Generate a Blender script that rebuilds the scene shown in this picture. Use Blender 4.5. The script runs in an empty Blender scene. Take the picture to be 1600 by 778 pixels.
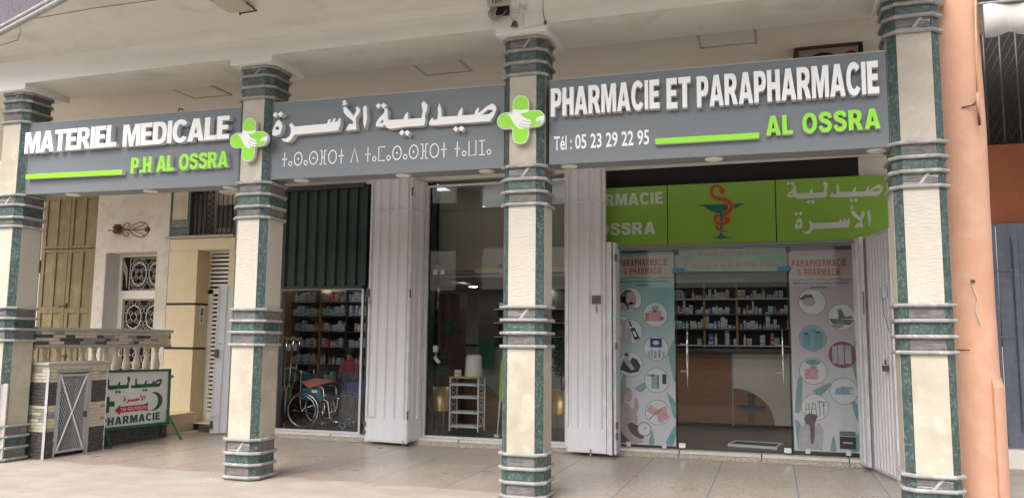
import bpy, bmesh, math, random
from mathutils import Vector, Matrix
from mathutils.geometry import tessellate_polygon
R = math.radians
random.seed(7)
sc = bpy.context.scene
col = sc.collection

# ------------------------------------------------------------------ camera
cam = bpy.data.cameras.new('camera'); co = bpy.data.objects.new('camera', cam); col.objects.link(co)
fw = Vector((-0.30503707, 0.94566821, 0.11253457)); rt = Vector((0.95198365, 0.3060209, 0.00885119)); up = Vector((0.02606764, -0.10983101, 0.99360839))
m = Matrix((rt, up, -fw)).transposed().to_4x4(); m.translation = Vector((0, -8.05, 1.606)); co.matrix_world = m
cam.sensor_width = 36; cam.lens = 1265.02 / 1600 * 36; cam.clip_end = 3000; cam.clip_start = .05
sc.camera = co
# ------------------------------------------------------------------ daylight, overcast
w = bpy.data.worlds.new('World'); sc.world = w; w.use_nodes = True
nt = w.node_tree; bg = nt.nodes['Background']
sky = nt.nodes.new('ShaderNodeTexSky'); sky.sky_type = 'NISHITA'; sky.sun_disc = False
SUN_EL, SUN_AZ = 52, 195
sky.sun_elevation = R(SUN_EL); sky.sun_rotation = R(SUN_AZ); sky.air_density = 1.0; sky.dust_density = 6.0; sky.ozone_density = 1.0
hs = nt.nodes.new('ShaderNodeHueSaturation'); hs.inputs['Saturation'].default_value = .42
nt.links.new(sky.outputs[0], hs.inputs['Color']); nt.links.new(hs.outputs[0], bg.inputs['Color']); bg.inputs['Strength'].default_value = .15
sl = bpy.data.lights.new('sun', 'SUN'); sl.energy = .5; sl.angle = R(40); sl.color = (1, .97, .94)
so = bpy.data.objects.new('sun', sl); col.objects.link(so)
az = R(SUN_AZ); d = Vector((math.sin(az) * math.cos(R(SUN_EL)), math.cos(az) * math.cos(R(SUN_EL)), math.sin(R(SUN_EL))))
so.rotation_euler = d.to_track_quat('Z', 'Y').to_euler()
sc.view_settings.view_transform = 'Standard'; sc.view_settings.look = 'None'; sc.view_settings.exposure = 1.03
sc.cycles.use_denoising = True; sc.cycles.max_bounces = 10; sc.cycles.transparent_max_bounces = 16; sc.cycles.diffuse_bounces = 6
sc.cycles.sample_clamp_indirect = 6; sc.cycles.caustics_reflective = False; sc.cycles.caustics_refractive = False

# ------------------------------------------------------------------ materials
M = {}
def mat(name, c, rough=.6, metal=0., c2=None, sc_=3., amt=.5, bump=0., bsc=30., spec=.5, emit=None, es=0., stretch=(1, 1, 1), c3=None, sc3=40., a3=.3, bstretch=None, contrast=(.35, .65)):
    m = bpy.data.materials.new(name); m.use_nodes = True; n = m.node_tree; L = n.links; p = n.nodes['Principled BSDF']
    p.inputs['Roughness'].default_value = rough; p.inputs['Metallic'].default_value = metal; p.inputs['Specular IOR Level'].default_value = spec
    p.inputs['Base Color'].default_value = (*c, 1)
    geo = n.nodes.new('ShaderNodeNewGeometry')
    def mapped(st):
        mp = n.nodes.new('ShaderNodeMapping'); mp.inputs['Scale'].default_value = st; L.new(geo.outputs['Position'], mp.inputs[0]); return mp.outputs[0]
    last = None
    if c2:
        no = n.nodes.new('ShaderNodeTexNoise'); no.inputs['Scale'].default_value = sc_; no.inputs['Detail'].default_value = 6; no.inputs['Roughness'].default_value = .62
        L.new(mapped(stretch), no.inputs['Vector'])
        rp = n.nodes.new('ShaderNodeMapRange'); rp.inputs[1].default_value = contrast[0]; rp.inputs[2].default_value = contrast[1]; rp.inputs[4].default_value = amt
        L.new(no.outputs[0], rp.inputs[0])
        mx = n.nodes.new('ShaderNodeMix'); mx.data_type = 'RGBA'; mx.inputs[6].default_value = (*c, 1); mx.inputs[7].default_value = (*c2, 1)
        L.new(rp.outputs[0], mx.inputs[0]); last = mx.outputs[2]
        if c3:
            n3 = n.nodes.new('ShaderNodeTexNoise'); n3.inputs['Scale'].default_value = sc3; n3.inputs['Detail'].default_value = 3; L.new(mapped((1, 1, 1)), n3.inputs['Vector'])
            r3 = n.nodes.new('ShaderNodeMapRange'); r3.inputs[1].default_value = .52; r3.inputs[2].default_value = .66; r3.inputs[4].default_value = a3; L.new(n3.outputs[0], r3.inputs[0])
            m3 = n.nodes.new('ShaderNodeMix'); m3.data_type = 'RGBA'; m3.inputs[7].default_value = (*c3, 1); L.new(last, m3.inputs[6]); L.new(r3.outputs[0], m3.inputs[0]); last = m3.outputs[2]
        L.new(last, p.inputs['Base Color'])
        rr = n.nodes.new('ShaderNodeMapRange'); rr.inputs[3].default_value = max(.03, rough - .07); rr.inputs[4].default_value = min(1, rough + .1); L.new(no.outputs[0], rr.inputs[0]); L.new(rr.outputs[0], p.inputs['Roughness'])
    if bump:
        nb = n.nodes.new('ShaderNodeTexNoise'); nb.inputs['Scale'].default_value = bsc; nb.inputs['Detail'].default_value = 4; L.new(mapped(bstretch or (1, 1, 1)), nb.inputs['Vector'])
        b = n.nodes.new('ShaderNodeBump'); b.inputs['Strength'].default_value = bump; b.inputs['Distance'].default_value = .01; L.new(nb.outputs[0], b.inputs['Height']); L.new(b.outputs[0], p.inputs['Normal'])
    if emit: p.inputs['Emission Color'].default_value = (*emit, 1); p.inputs['Emission Strength'].default_value = es
    M[name] = m; return m
mat('plaster', (.78, .765, .735), .9, c2=(.68, .655, .61), sc_=.8, amt=.55, bump=.2, bsc=14, c3=(.55, .5, .43), sc3=2.2, a3=.4)
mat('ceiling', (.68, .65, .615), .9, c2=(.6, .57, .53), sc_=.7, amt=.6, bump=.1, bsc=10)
mat('white_paint_skylit', (.87, .86, .84), .8, c2=(.8, .78, .75), sc_=1.5, amt=.5, bump=.1, bsc=14)
mat('trim_paint', (.46, .42, .38), .8)
mat('old_white_wall', (.66, .63, .58), .9, c2=(.5, .45, .38), sc_=1.6, amt=.6, bump=.5, bsc=9, c3=(.36, .3, .24), sc3=5, a3=.3)
mat('white_jamb', (.62, .62, .62), .8, c2=(.5, .49, .47), sc_=2.5, amt=.5)
mat('beige_stone', (.5, .455, .375), .62, c2=(.34, .285, .2), sc_=2.2, amt=.6, bump=.1, bsc=60, c3=(.62, .585, .5), sc3=6, a3=.4, contrast=(.42, .72))
mat('beige_rough', (.56, .52, .45), .85, c2=(.5, .455, .375), sc_=6, amt=.5, bump=1., bsc=26, bstretch=(.55, .55, 2.4))
mat('marble_green', (.032, .062, .058), .4, c2=(.085, .13, .12), sc_=14, amt=.75, c3=(.3, .36, .34), sc3=34, a3=.35, bump=.15, bsc=90)
mat('core_mortar', (.6, .59, .55), .9, c2=(.4, .38, .35), sc_=9, amt=.5)
mat('ledge_stone', (.14, .135, .13), .85, c2=(.33, .315, .3), sc_=12, amt=.7, bump=.8, bsc=60, bstretch=(1, 1, 3))
mat('ledge_light', (.5, .49, .47), .8, c2=(.34, .33, .32), sc_=20, amt=.7, bump=.5, bsc=60)
mat('rail_stone', (.34, .335, .325), .6, c2=(.27, .262, .25), sc_=7, amt=.7, bump=.35, bsc=40, c3=(.6, .58, .55), sc3=12, a3=.4)
mat('sign_grey', (.15, .168, .185), .42, c2=(.168, .187, .203), sc_=.6, amt=.6)
mat('sign_under', (.2, .21, .22), .5)
mat('acrylic_white', (.88, .88, .88), .35)
mat('acrylic_side', (.72, .73, .74), .4)
mat('acrylic_green', (.27, .72, .005), .35)
mat('vinyl_white', (.85, .86, .88), .4)
mat('lamp_glass', (.8, .78, .74), .4)
mat('steel_grey', (.72, .725, .76), .42, c2=(.64, .64, .66), sc_=2.5, amt=.5, c3=(.55, .52, .48), sc3=9, a3=.1, bump=.04, bsc=8, stretch=(3, 3, .5))
mat('steel_edge', (.72, .72, .75), .4, c2=(.45, .45, .46), sc_=6, amt=.5)
mat('steel_dark', (.09, .085, .08), .5, c2=(.2, .12, .07), sc_=30, amt=.5)
mat('shutter_green', (.008, .02, .017), .45, c2=(.018, .032, .028), sc_=3, amt=.6)
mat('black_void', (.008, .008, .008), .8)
mat('dark_trim', (.03, .028, .026), .5)
mat('granite', (.5, .44, .36), .6, c2=(.2, .16, .12), sc_=45, amt=.9, c3=(.7, .64, .55), sc3=70, a3=.7, bump=.3, bsc=80)
mat('sill_white', (.66, .65, .63), .5, c2=(.5, .47, .42), sc_=6, amt=.6)
mat('alu', (.62, .63, .65), .35, .3, c2=(.5, .5, .52), sc_=8, amt=.4)
mat('chrome', (.75, .76, .78), .15, 1.)
mat('gold', (.72, .5, .22), .35, .55)
mat('board_green', (.19, .37, .03), .4, c2=(.165, .33, .026), sc_=1, amt=.5)
mat('board_white', (.52, .56, .5), .45)
mat('chalice_teal', (.006, .1, .085), .4)
mat('snake_red', (.42, .03, .008), .4)
mat('beige_tile', (.68, .57, .38), .3, c2=(.6, .48, .3), sc_=1.5, amt=.6, c3=(.72, .64, .48), sc3=5, a3=.3)
mat('black_band', (.02, .014, .014), .3)
mat('white_door', (.78, .76, .72), .4, c2=(.68, .65, .6), sc_=4, amt=.4)
mat('shutter_wood', (.22, .18, .095), .6, c2=(.15, .12, .06), sc_=2.5, amt=.8, stretch=(5, 5, .5), bump=.2, bsc=30, c3=(.35, .27, .12), sc3=3, a3=.4)
mat('iron_white', (.6, .57, .52), .5, c2=(.4, .35, .28), sc_=12, amt=.5)
mat('iron_black', (.02, .02, .02), .5)
mat('rust', (.07, .04, .028), .8, c2=(.16, .07, .03), sc_=30, amt=.7)
mat('baluster_cream', (.68, .62, .48), .6, c2=(.55, .48, .35), sc_=6, amt=.6)
mat('veneer_dark', (.06, .058, .056), .55, c2=(.14, .13, .125), sc_=18, amt=.7, bump=.6, bsc=60)
mat('veneer_light', (.66, .6, .46), .7, c2=(.52, .46, .34), sc_=12, amt=.6, bump=.5, bsc=50)
mat('veneer_grey', (.3, .28, .26), .7, c2=(.42, .4, .37), sc_=12, amt=.6, bump=.5, bsc=50)
mat('cap_grey', (.45, .43, .4), .6, c2=(.33, .31, .28), sc_=7, amt=.6, bump=.2)
mat('mesh_grey', (.5, .5, .52), .5, .1, c2=(.38, .37, .36), sc_=10, amt=.5)
mat('frame_green', (.006, .13, .06), .4)
mat('panel_white', (.76, .78, .76), .4, c2=(.68, .69, .66), sc_=3, amt=.4)
mat('paint_green', (.006, .1, .05), .5)
mat('paint_red', (.45, .015, .04), .5)
mat('orange_plaster', (.66, .38, .26), .8, c2=(.56, .3, .195), sc_=1.8, amt=.65, bump=.6, bsc=7, c3=(.7, .45, .33), sc3=5, a3=.35, contrast=(.3, .75))
mat('orange_wall', (.33, .1, .04), .8, c2=(.2, .065, .03), sc_=3, amt=.5)
mat('blue_steel', (.12, .135, .185), .5, c2=(.08, .09, .12), sc_=3, amt=.7, c3=(.2, .2, .22), sc3=9, a3=.3, stretch=(3, 3, .5))
mat('awning_cloth', (.55, .54, .52), .8, c2=(.4, .37, .35), sc_=3, amt=.7)
mat('cable', (.26, .22, .18), .7)
mat('cable_white', (.6, .58, .54), .6)
mat('box_cream', (.55, .5, .42), .6)
mat('red_badge', (.4, .01, .03), .4)
mat('ac_white', (.42, .4, .37), .5)
mat('fascia_stone', (.1, .09, .105), .8, c2=(.2, .19, .21), sc_=25, amt=.7, bump=.6, bsc=50)
mat('shop_wall', (.52, .49, .4), .8, c2=(.44, .42, .34), sc_=1, amt=.6)
mat('shop_ceiling', (.5, .5, .48), .9)
mat('shop_wood', (.32, .15, .08), .45, c2=(.24, .11, .055), sc_=3, amt=.6, stretch=(1, 1, 6))
mat('cabinet_red', (.11, .04, .028), .4, c2=(.08, .03, .02), sc_=3, amt=.6)
mat('shelf_wood', (.3, .17, .09), .6, c2=(.22, .12, .06), sc_=3, amt=.6, stretch=(4, 4, .6))
mat('shelf_dark', (.03, .028, .027), .6)
mat('shelf_edge', (.4, .39, .37), .5)
mat('counter_white', (.66, .62, .56), .35)
mat('counter_top', (.05, .045, .05), .3)
mat('frost_panel', (.4, .46, .47), .3)
mat('cross_teal', (.05, .085, .08), .5)
mat('mirror_dark', (.025, .03, .03), .12)
mat('desk_grey', (.33, .35, .35), .3)
mat('plant_green', (.025, .075, .035), .6, c2=(.05, .13, .05), sc_=30, amt=.7)
mat('bark', (.1, .06, .04), .8)
mat('pack_white', (.6, .62, .64), .5, c2=(.3, .34, .4), sc_=22, amt=.7); mat('pack_blue', (.05, .08, .3), .5); mat('pack_green', (.2, .4, .28), .5); mat('pack_red', (.5, .08, .08), .5); mat('pack_cream', (.5, .46, .38), .5, c2=(.3, .25, .2), sc_=25, amt=.7); mat('pack_teal', (.12, .3, .36), .5)
mat('seat_blue', (.005, .16, .2), .6); mat('seat_red', (.5, .13, .1), .5); mat('rubber', (.03, .03, .03), .7)
mat('crutch_pad', (.6, .5, .25), .6); mat('tip_purple', (.2, .06, .35), .6)
mat('walker_blue', (.06, .1, .3), .5)
mat('lime_plastic', (.3, .6, .02), .4)
mat('mat_green', (.015, .045, .02), .9)
mat('yellow_paint', (.6, .6, .1), .6)
mat('joint_blue', (.15, .2, .34), .6); mat('joint_grey', (.24, .22, .2), .8)
mat('skin', (.45, .26, .18), .6); mat('hair', (.015, .012, .01), .6); mat('cloth_red', (.3, .03, .05), .8)
mat('downlight', (1, 1, 1), .5, emit=(1, .97, .9), es=34.)
mat('print_white', (.78, .8, .82), .5, c2=(.66, .66, .72), sc_=9, amt=.6); mat('print_ring', (.22, .09, .1), .5); mat('print_red', (.42, .045, .045), .5); mat('print_redpale', (.55, .2, .19), .5); mat('print_black', (.03, .035, .05), .5)
mat('print_label', (.55, .5, .45), .5, c2=(.5, .42, .38), sc_=4, amt=.5)
mat('print_skin', (.5, .38, .36), .5, c2=(.6, .5, .48), sc_=8, amt=.6); mat('print_teal', (.12, .35, .38), .5, c2=(.25, .45, .46), sc_=10, amt=.7); mat('print_pink', (.6, .28, .33), .5, c2=(.7, .5, .52), sc_=12, amt=.7)
mat('print_leaf', (.2, .36, .3), .5, c2=(.32, .46, .44), sc_=7, amt=.7); mat('print_dress', (.55, .52, .58), .5, c2=(.4, .36, .42), sc_=14, amt=.7); mat('print_blue', (.2, .34, .48), .5, c2=(.4, .52, .6), sc_=18, amt=.8); mat('print_navy', (.02, .04, .2), .5)
mat('print_hair', (.09, .06, .07), .5, c2=(.2, .15, .16), sc_=20, amt=.6); mat('print_blonde', (.4, .33, .28), .5, c2=(.3, .24, .2), sc_=20, amt=.6); mat('print_stone', (.1, .11, .1), .5, c2=(.3, .33, .3), sc_=25, amt=.8)
mat('print_mauve', (.3, .1, .13), .5)
mat('print_header', (.2, .4, .27), .5, c2=(.35, .5, .36), sc_=2.5, amt=.8); mat('clamp_blue', (.02, .17, .3), .4)
mat('street_wall', (.2, .17, .14), .9, c2=(.15, .13, .1), sc_=.5, amt=.6)

def grad_mat(name, top, bot, z0, z1, extra=None):      # poster inks running from one colour at the foot to another at the head
    m = bpy.data.materials.new(name); m.use_nodes = True; n = m.node_tree; L = n.links; p = n.nodes['Principled BSDF']; p.inputs['Roughness'].default_value = .45
    g = n.nodes.new('ShaderNodeNewGeometry'); s = n.nodes.new('ShaderNodeSeparateXYZ'); L.new(g.outputs['Position'], s.inputs[0])
    no = n.nodes.new('ShaderNodeTexNoise'); no.inputs['Scale'].default_value = 1.6; L.new(g.outputs['Position'], no.inputs['Vector'])
    ad = n.nodes.new('ShaderNodeMath'); ad.operation = 'MULTIPLY_ADD'; ad.inputs[1].default_value = .9; L.new(no.outputs[0], ad.inputs[0]); L.new(s.outputs[2], ad.inputs[2])
    r = n.nodes.new('ShaderNodeMapRange'); r.inputs[1].default_value = z0 + .45; r.inputs[2].default_value = z1 + .45; L.new(ad.outputs[0], r.inputs[0])
    mx = n.nodes.new('ShaderNodeMix'); mx.data_type = 'RGBA'; mx.inputs[6].default_value = (*bot, 1); mx.inputs[7].default_value = (*top, 1); L.new(r.outputs[0], mx.inputs[0]); L.new(mx.outputs[2], p.inputs['Base Color']); M[name] = m
grad_mat('poster_teal', (.26, .5, .5), (.7, .69, .76), .9, 2.3)
grad_mat('poster_pink', (.52, .42, .46), (.68, .68, .73), .9, 2.5)

def terrazzo(name, dusty):
    m = bpy.data.materials.new(name); m.use_nodes = True; n = m.node_tree; L = n.links; p = n.nodes['Principled BSDF']
    g = n.nodes.new('ShaderNodeNewGeometry'); P = g.outputs['Position']
    def noise(s, det=4, sx=(1, 1, 1)):
        a = n.nodes.new('ShaderNodeTexNoise'); a.inputs['Scale'].default_value = s; a.inputs['Detail'].default_value = det
        mp = n.nodes.new('ShaderNodeMapping'); mp.inputs['Scale'].default_value = sx; L.new(P, mp.inputs[0]); L.new(mp.outputs[0], a.inputs['Vector']); return a.outputs[0]
    def rng(x, a, b, c=0, d_=1):
        r = n.nodes.new('ShaderNodeMapRange'); r.inputs[1].default_value = a; r.inputs[2].default_value = b; r.inputs[3].default_value = c; r.inputs[4].default_value = d_; L.new(x, r.inputs[0]); return r.outputs[0]
    def mix(f, A, B):
        x = n.nodes.new('ShaderNodeMix'); x.data_type = 'RGBA'; L.new(f, x.inputs[0])
        for i, v in ((6, A), (7, B)):
            if isinstance(v, tuple): x.inputs[i].default_value = (*v, 1)
            else: L.new(v, x.inputs[i])
        return x.outputs[2]
    vo = n.nodes.new('ShaderNodeTexVoronoi'); vo.inputs['Scale'].default_value = 42; L.new(P, vo.inputs['Vector'])
    chips = n.nodes.new('ShaderNodeSeparateColor'); L.new(vo.outputs['Color'], chips.inputs[0])
    base = mix(rng(chips.outputs[0], .5, .9), (.38, .325, .28), (.53, .465, .41))
    base = mix(rng(chips.outputs[1], .86, .92, 0, .75), base, (.15, .11, .09))
    base = mix(rng(noise(.9), .3, .8, 0, .4), base, (.27, .22, .18))
    base = mix(rng(noise(2.5, 3), .3, .9, 0, .5), base, (.4, .345, .29))
    dust = mix(rng(noise(2.5, 8), .3, .7), (.42, .38, .325), (.34, .305, .26))
    dust = mix(rng(noise(38, 6), .55, .75, 0, .45), dust, (.36, .31, .25))
    dust = mix(rng(noise(1.3, 8, (.5, 2.2, 1)), .5, .66, 0, .5), dust, (.33, .275, .22))
    dust = mix(rng(noise(5, 9, (.6, 1.6, 1)), .6, .7, 0, .5), dust, (.28, .23, .19))
    if dusty:
        s = n.nodes.new('ShaderNodeSeparateXYZ'); L.new(P, s.inputs[0])
        ad = n.nodes.new('ShaderNodeMath'); ad.operation = 'MULTIPLY_ADD'; ad.inputs[1].default_value = -.35; L.new(noise(2.3, 8), ad.inputs[0]); L.new(s.outputs[1], ad.inputs[2])
        f = rng(ad.outputs[0], .12, .3, 1, 0)
        base = mix(rng(ad.outputs[0], .2, .75, .5, 0), base, (.33, .24, .19))
        c = mix(f, base, dust); L.new(c, p.inputs['Base Color'])
        rr = n.nodes.new('ShaderNodeMath'); rr.operation = 'MAXIMUM'; L.new(rng(noise(1.1, 2), .3, .7, .26, .36), rr.inputs[0]); L.new(rng(f, 0, 1, 0, .85), rr.inputs[1]); L.new(rr.outputs[0], p.inputs['Roughness'])
    else:
        L.new(dust, p.inputs['Base Color']); p.inputs['Roughness'].default_value = .9
    b = n.nodes.new('ShaderNodeBump'); b.inputs['Strength'].default_value = .25 if not dusty else .06; b.inputs['Distance'].default_value = .01; L.new(noise(22, 8), b.inputs['Height']); L.new(b.outputs[0], p.inputs['Normal'])
    M[name] = m
terrazzo('terrazzo', True); terrazzo('concrete', False)
mat('shop_floor', (.085, .062, .05), .4, c2=(.13, .1, .08), sc_=3, amt=.6, stretch=(.6, 5, 1), spec=.4)

def glass_mat(name, tint, refl=1.45):
    m = bpy.data.materials.new(name); m.use_nodes = True; n = m.node_tree; L = n.links
    for x in list(n.nodes):
        if x.type != 'OUTPUT_MATERIAL': n.nodes.remove(x)
    out = n.nodes['Material Output']; t = n.nodes.new('ShaderNodeBsdfTransparent'); t.inputs[0].default_value = (*tint, 1)
    g = n.nodes.new('ShaderNodeBsdfGlossy'); g.inputs['Roughness'].default_value = .015; f = n.nodes.new('ShaderNodeFresnel'); f.inputs[0].default_value = refl
    x = n.nodes.new('ShaderNodeMixShader'); L.new(f.outputs[0], x.inputs[0]); L.new(t.outputs[0], x.inputs[1]); L.new(g.outputs[0], x.inputs[2]); L.new(x.outputs[0], out.inputs[0]); M[name] = m
glass_mat('glass', (.93, .95, .94))
glass_mat('plastic_film', (.8, .85, .9), 1.6)

# ------------------------------------------------------------------ mesh builder
class MB:
    def __init__(s): s.v = []; s.f = []; s.m = []; s.sm = []
    def add(s, vs, fs, mi=0, smooth=False):
        b = len(s.v); s.v += [tuple(v) for v in vs]
        for f in fs: s.f.append([b + i for i in f]); s.m.append(mi); s.sm.append(smooth)
        return s
    def box(s, x0, x1, y0, y1, z0, z1, mi=0):
        v = [(x, y, z) for z in (z0, z1) for y in (y0, y1) for x in (x0, x1)]
        return s.add(v, [(0, 2, 3, 1), (4, 5, 7, 6), (0, 1, 5, 4), (2, 6, 7, 3), (0, 4, 6, 2), (1, 3, 7, 5)], mi)
    def tube(s, pts, r, n=6, mi=0, closed=False):
        pts = [Vector(p) for p in pts]; N = len(pts); vs = []; pn = None
        rs = r if isinstance(r, (list, tuple)) else [r] * N
        for i, p in enumerate(pts):
            if closed: t = (pts[(i + 1) % N] - pts[i - 1])
            else: t = pts[min(i + 1, N - 1)] - pts[max(i - 1, 0)]
            t = t.normalized() if t.length > 1e-9 else Vector((0, 0, 1))
            if pn is None: a = Vector((0, 0, 1)) if abs(t.z) < .9 else Vector((1, 0, 0)); pn = (a - t * a.dot(t)).normalized()
            else:
                pn = pn - t * pn.dot(t); pn = pn.normalized() if pn.length > 1e-6 else Vector((1, 0, 0))
            bn = t.cross(pn)
            for k in range(n): an = 2 * math.pi * k / n; vs.append(p + (pn * math.cos(an) + bn * math.sin(an)) * rs[i])
        fs = []
        for i in range(N if closed else N - 1):
            j = (i + 1) % N
            for k in range(n): fs.append((i * n + k, i * n + (k + 1) % n, j * n + (k + 1) % n, j * n + k))
        if not closed: fs += [tuple(range(n))[::-1], tuple((N - 1) * n + k for k in range(n))]
        return s.add(vs, fs, mi, n > 4)
    def lathe(s, prof, c=(0, 0), n=16, mi=0, smooth=True, caps=True):
        vs = [(c[0] + r * math.cos(2 * math.pi * k / n), c[1] + r * math.sin(2 * math.pi * k / n), z) for r, z in prof for k in range(n)]
        fs = [(i * n + k, i * n + (k + 1) % n, (i + 1) * n + (k + 1) % n, (i + 1) * n + k) for i in range(len(prof) - 1) for k in range(n)]
        s.add(vs, fs, mi, smooth)
        if caps:
            for i, rev in ((0, True), (len(prof) - 1, False)):
                t = [(c[0] + prof[i][0] * math.cos(2 * math.pi * k / n), c[1] + prof[i][0] * math.sin(2 * math.pi * k / n), prof[i][1]) for k in range(n)]
                f = tuple(range(n)); s.add(t, [f[::-1] if rev else f], mi)
        return s
    def loft(s, rings, mi=0, smooth=False):
        n = len(rings[0]); vs = [p for r in rings for p in r]
        fs = [(i * n + k, i * n + (k + 1) % n, (i + 1) * n + (k + 1) % n, (i + 1) * n + k) for i in range(len(rings) - 1) for k in range(n)]
        fs += [tuple(range(n))[::-1], tuple((len(rings) - 1) * n + k for k in range(n))]
        return s.add(vs, fs, mi, smooth)
    def prism(s, loops, fn, d0, d1, mf=0, ms=1):        # loops of 2-D points (first outer, rest holes), fn(u, v, d) -> point
        tri = tessellate_polygon([[Vector((u, v, 0)) for u, v in l] for l in loops]); flat = [p for l in loops for p in l]; n = len(flat)
        def area(t): a, b, c = (flat[i] for i in t); return (b[0] - a[0]) * (c[1] - a[1]) - (c[0] - a[0]) * (b[1] - a[1])
        tri = [t if area(t) > 0 else t[::-1] for t in tri]
        f0 = [fn(u, v, d0) for u, v in flat]; f1 = [fn(u, v, d1) for u, v in flat]
        s.add(f0, tri, mf)
        s.add(f1, [t[::-1] for t in tri], ms)
        o = 0
        for li, l in enumerate(loops):
            k = len(l); A = sum(l[i][0] * l[(i + 1) % k][1] - l[(i + 1) % k][0] * l[i][1] for i in range(k))
            vs = [fn(u, v, d0) for u, v in l] + [fn(u, v, d1) for u, v in l]; fs = []
            for i in range(k):
                j = (i + 1) % k; q = (i, k + i, k + j, j)
                fs.append(q if (A > 0) == (li == 0) else q[::-1])
            s.add(vs, fs, ms)
        return s
    def mesh(s, name, mats):
        me = bpy.data.meshes.new(name); me.from_pydata(s.v, [], s.f)
        for m_ in (mats if isinstance(mats, (list, tuple)) else [mats]): me.materials.append(M[m_])
        me.polygons.foreach_set('material_index', s.m); me.polygons.foreach_set('use_smooth', s.sm); me.update(); return me
    def build(s, name, mats, parent=None, **tags):
        o = bpy.data.objects.new(name, s.mesh(name, mats)); col.objects.link(o)
        if parent: o.parent = parent
        for k, v in tags.items(): o[k] = v
        return o
def inst(name, me, parent=None, loc=(0, 0, 0), rot=(0, 0, 0), scale=(1, 1, 1), **tags):
    o = bpy.data.objects.new(name, me); col.objects.link(o); o.location = loc; o.rotation_euler = rot; o.scale = scale
    if parent: o.parent = parent
    for k, v in tags.items(): o[k] = v
    return o
def thing(name, label, cat, group=None, loc=(0, 0, 0), rz=0):
    o = bpy.data.objects.new(name, None); col.objects.link(o); o.location = loc; o.rotation_euler[2] = rz; o.empty_display_size = .1
    o['label'] = label; o['category'] = cat
    if group: o['group'] = group
    return o
def box(name, m_, x0, x1, y0, y1, z0, z1, parent=None, bev=0, **t):
    if bev: 
        o = MB().box(x0, x1, y0, y1, z0, z1).build(name, m_, parent, **t); b = o.modifiers.new('b', 'BEVEL'); b.width = bev; b.segments = 2; return o
    return MB().box(x0, x1, y0, y1, z0, z1).build(name, m_, parent, **t)
def copy_tree(o, parent=None):
    c = o.copy(); col.objects.link(c); c.parent = parent
    for ch in list(o.children): copy_tree(ch, c)
    return c
def XZ(y): return lambda u, v, d: (u, y + d, v)          # plane facing the street
def YZ(x): return lambda u, v, d: (x - d, u, v)           # plane facing +X
def circ(cx, cy, r, n=24, ry=None): return [(cx + r * math.cos(2 * math.pi * k / n), cy + (ry or r) * math.sin(2 * math.pi * k / n)) for k in range(n)]
def ribbon(pts, w):                                        # outline of a thick polyline; w is one width or one per point
    P = [Vector((*p, 0)) for p in pts]; W = w if isinstance(w, (list, tuple)) else [w] * len(P); a = []; b = []
    for i, p in enumerate(P):
        t = (P[min(i + 1, len(P) - 1)] - P[max(i - 1, 0)]).normalized(); nn = Vector((-t.y, t.x, 0)) * W[i] / 2; a.append(((p + nn).x, (p + nn).y)); b.append(((p - nn).x, (p - nn).y))
    return b + a[::-1]
def smooth_path(pts, k=4):
    out = []; n = len(pts)
    for i in range(n - 1):
        p0, p1, p2, p3 = pts[max(i - 1, 0)], pts[i], pts[i + 1], pts[min(i + 2, n - 1)]
        for j in range(k):
            t = j / k; out.append(tuple(.5 * (2 * p1[a] + (p2[a] - p0[a]) * t + (2 * p0[a] - 5 * p1[a] + 4 * p2[a] - p3[a]) * t * t + (3 * p1[a] - p0[a] - 3 * p2[a] + p3[a]) * t ** 3) for a in range(len(p1))))
    return out + [tuple(pts[-1])]

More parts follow.
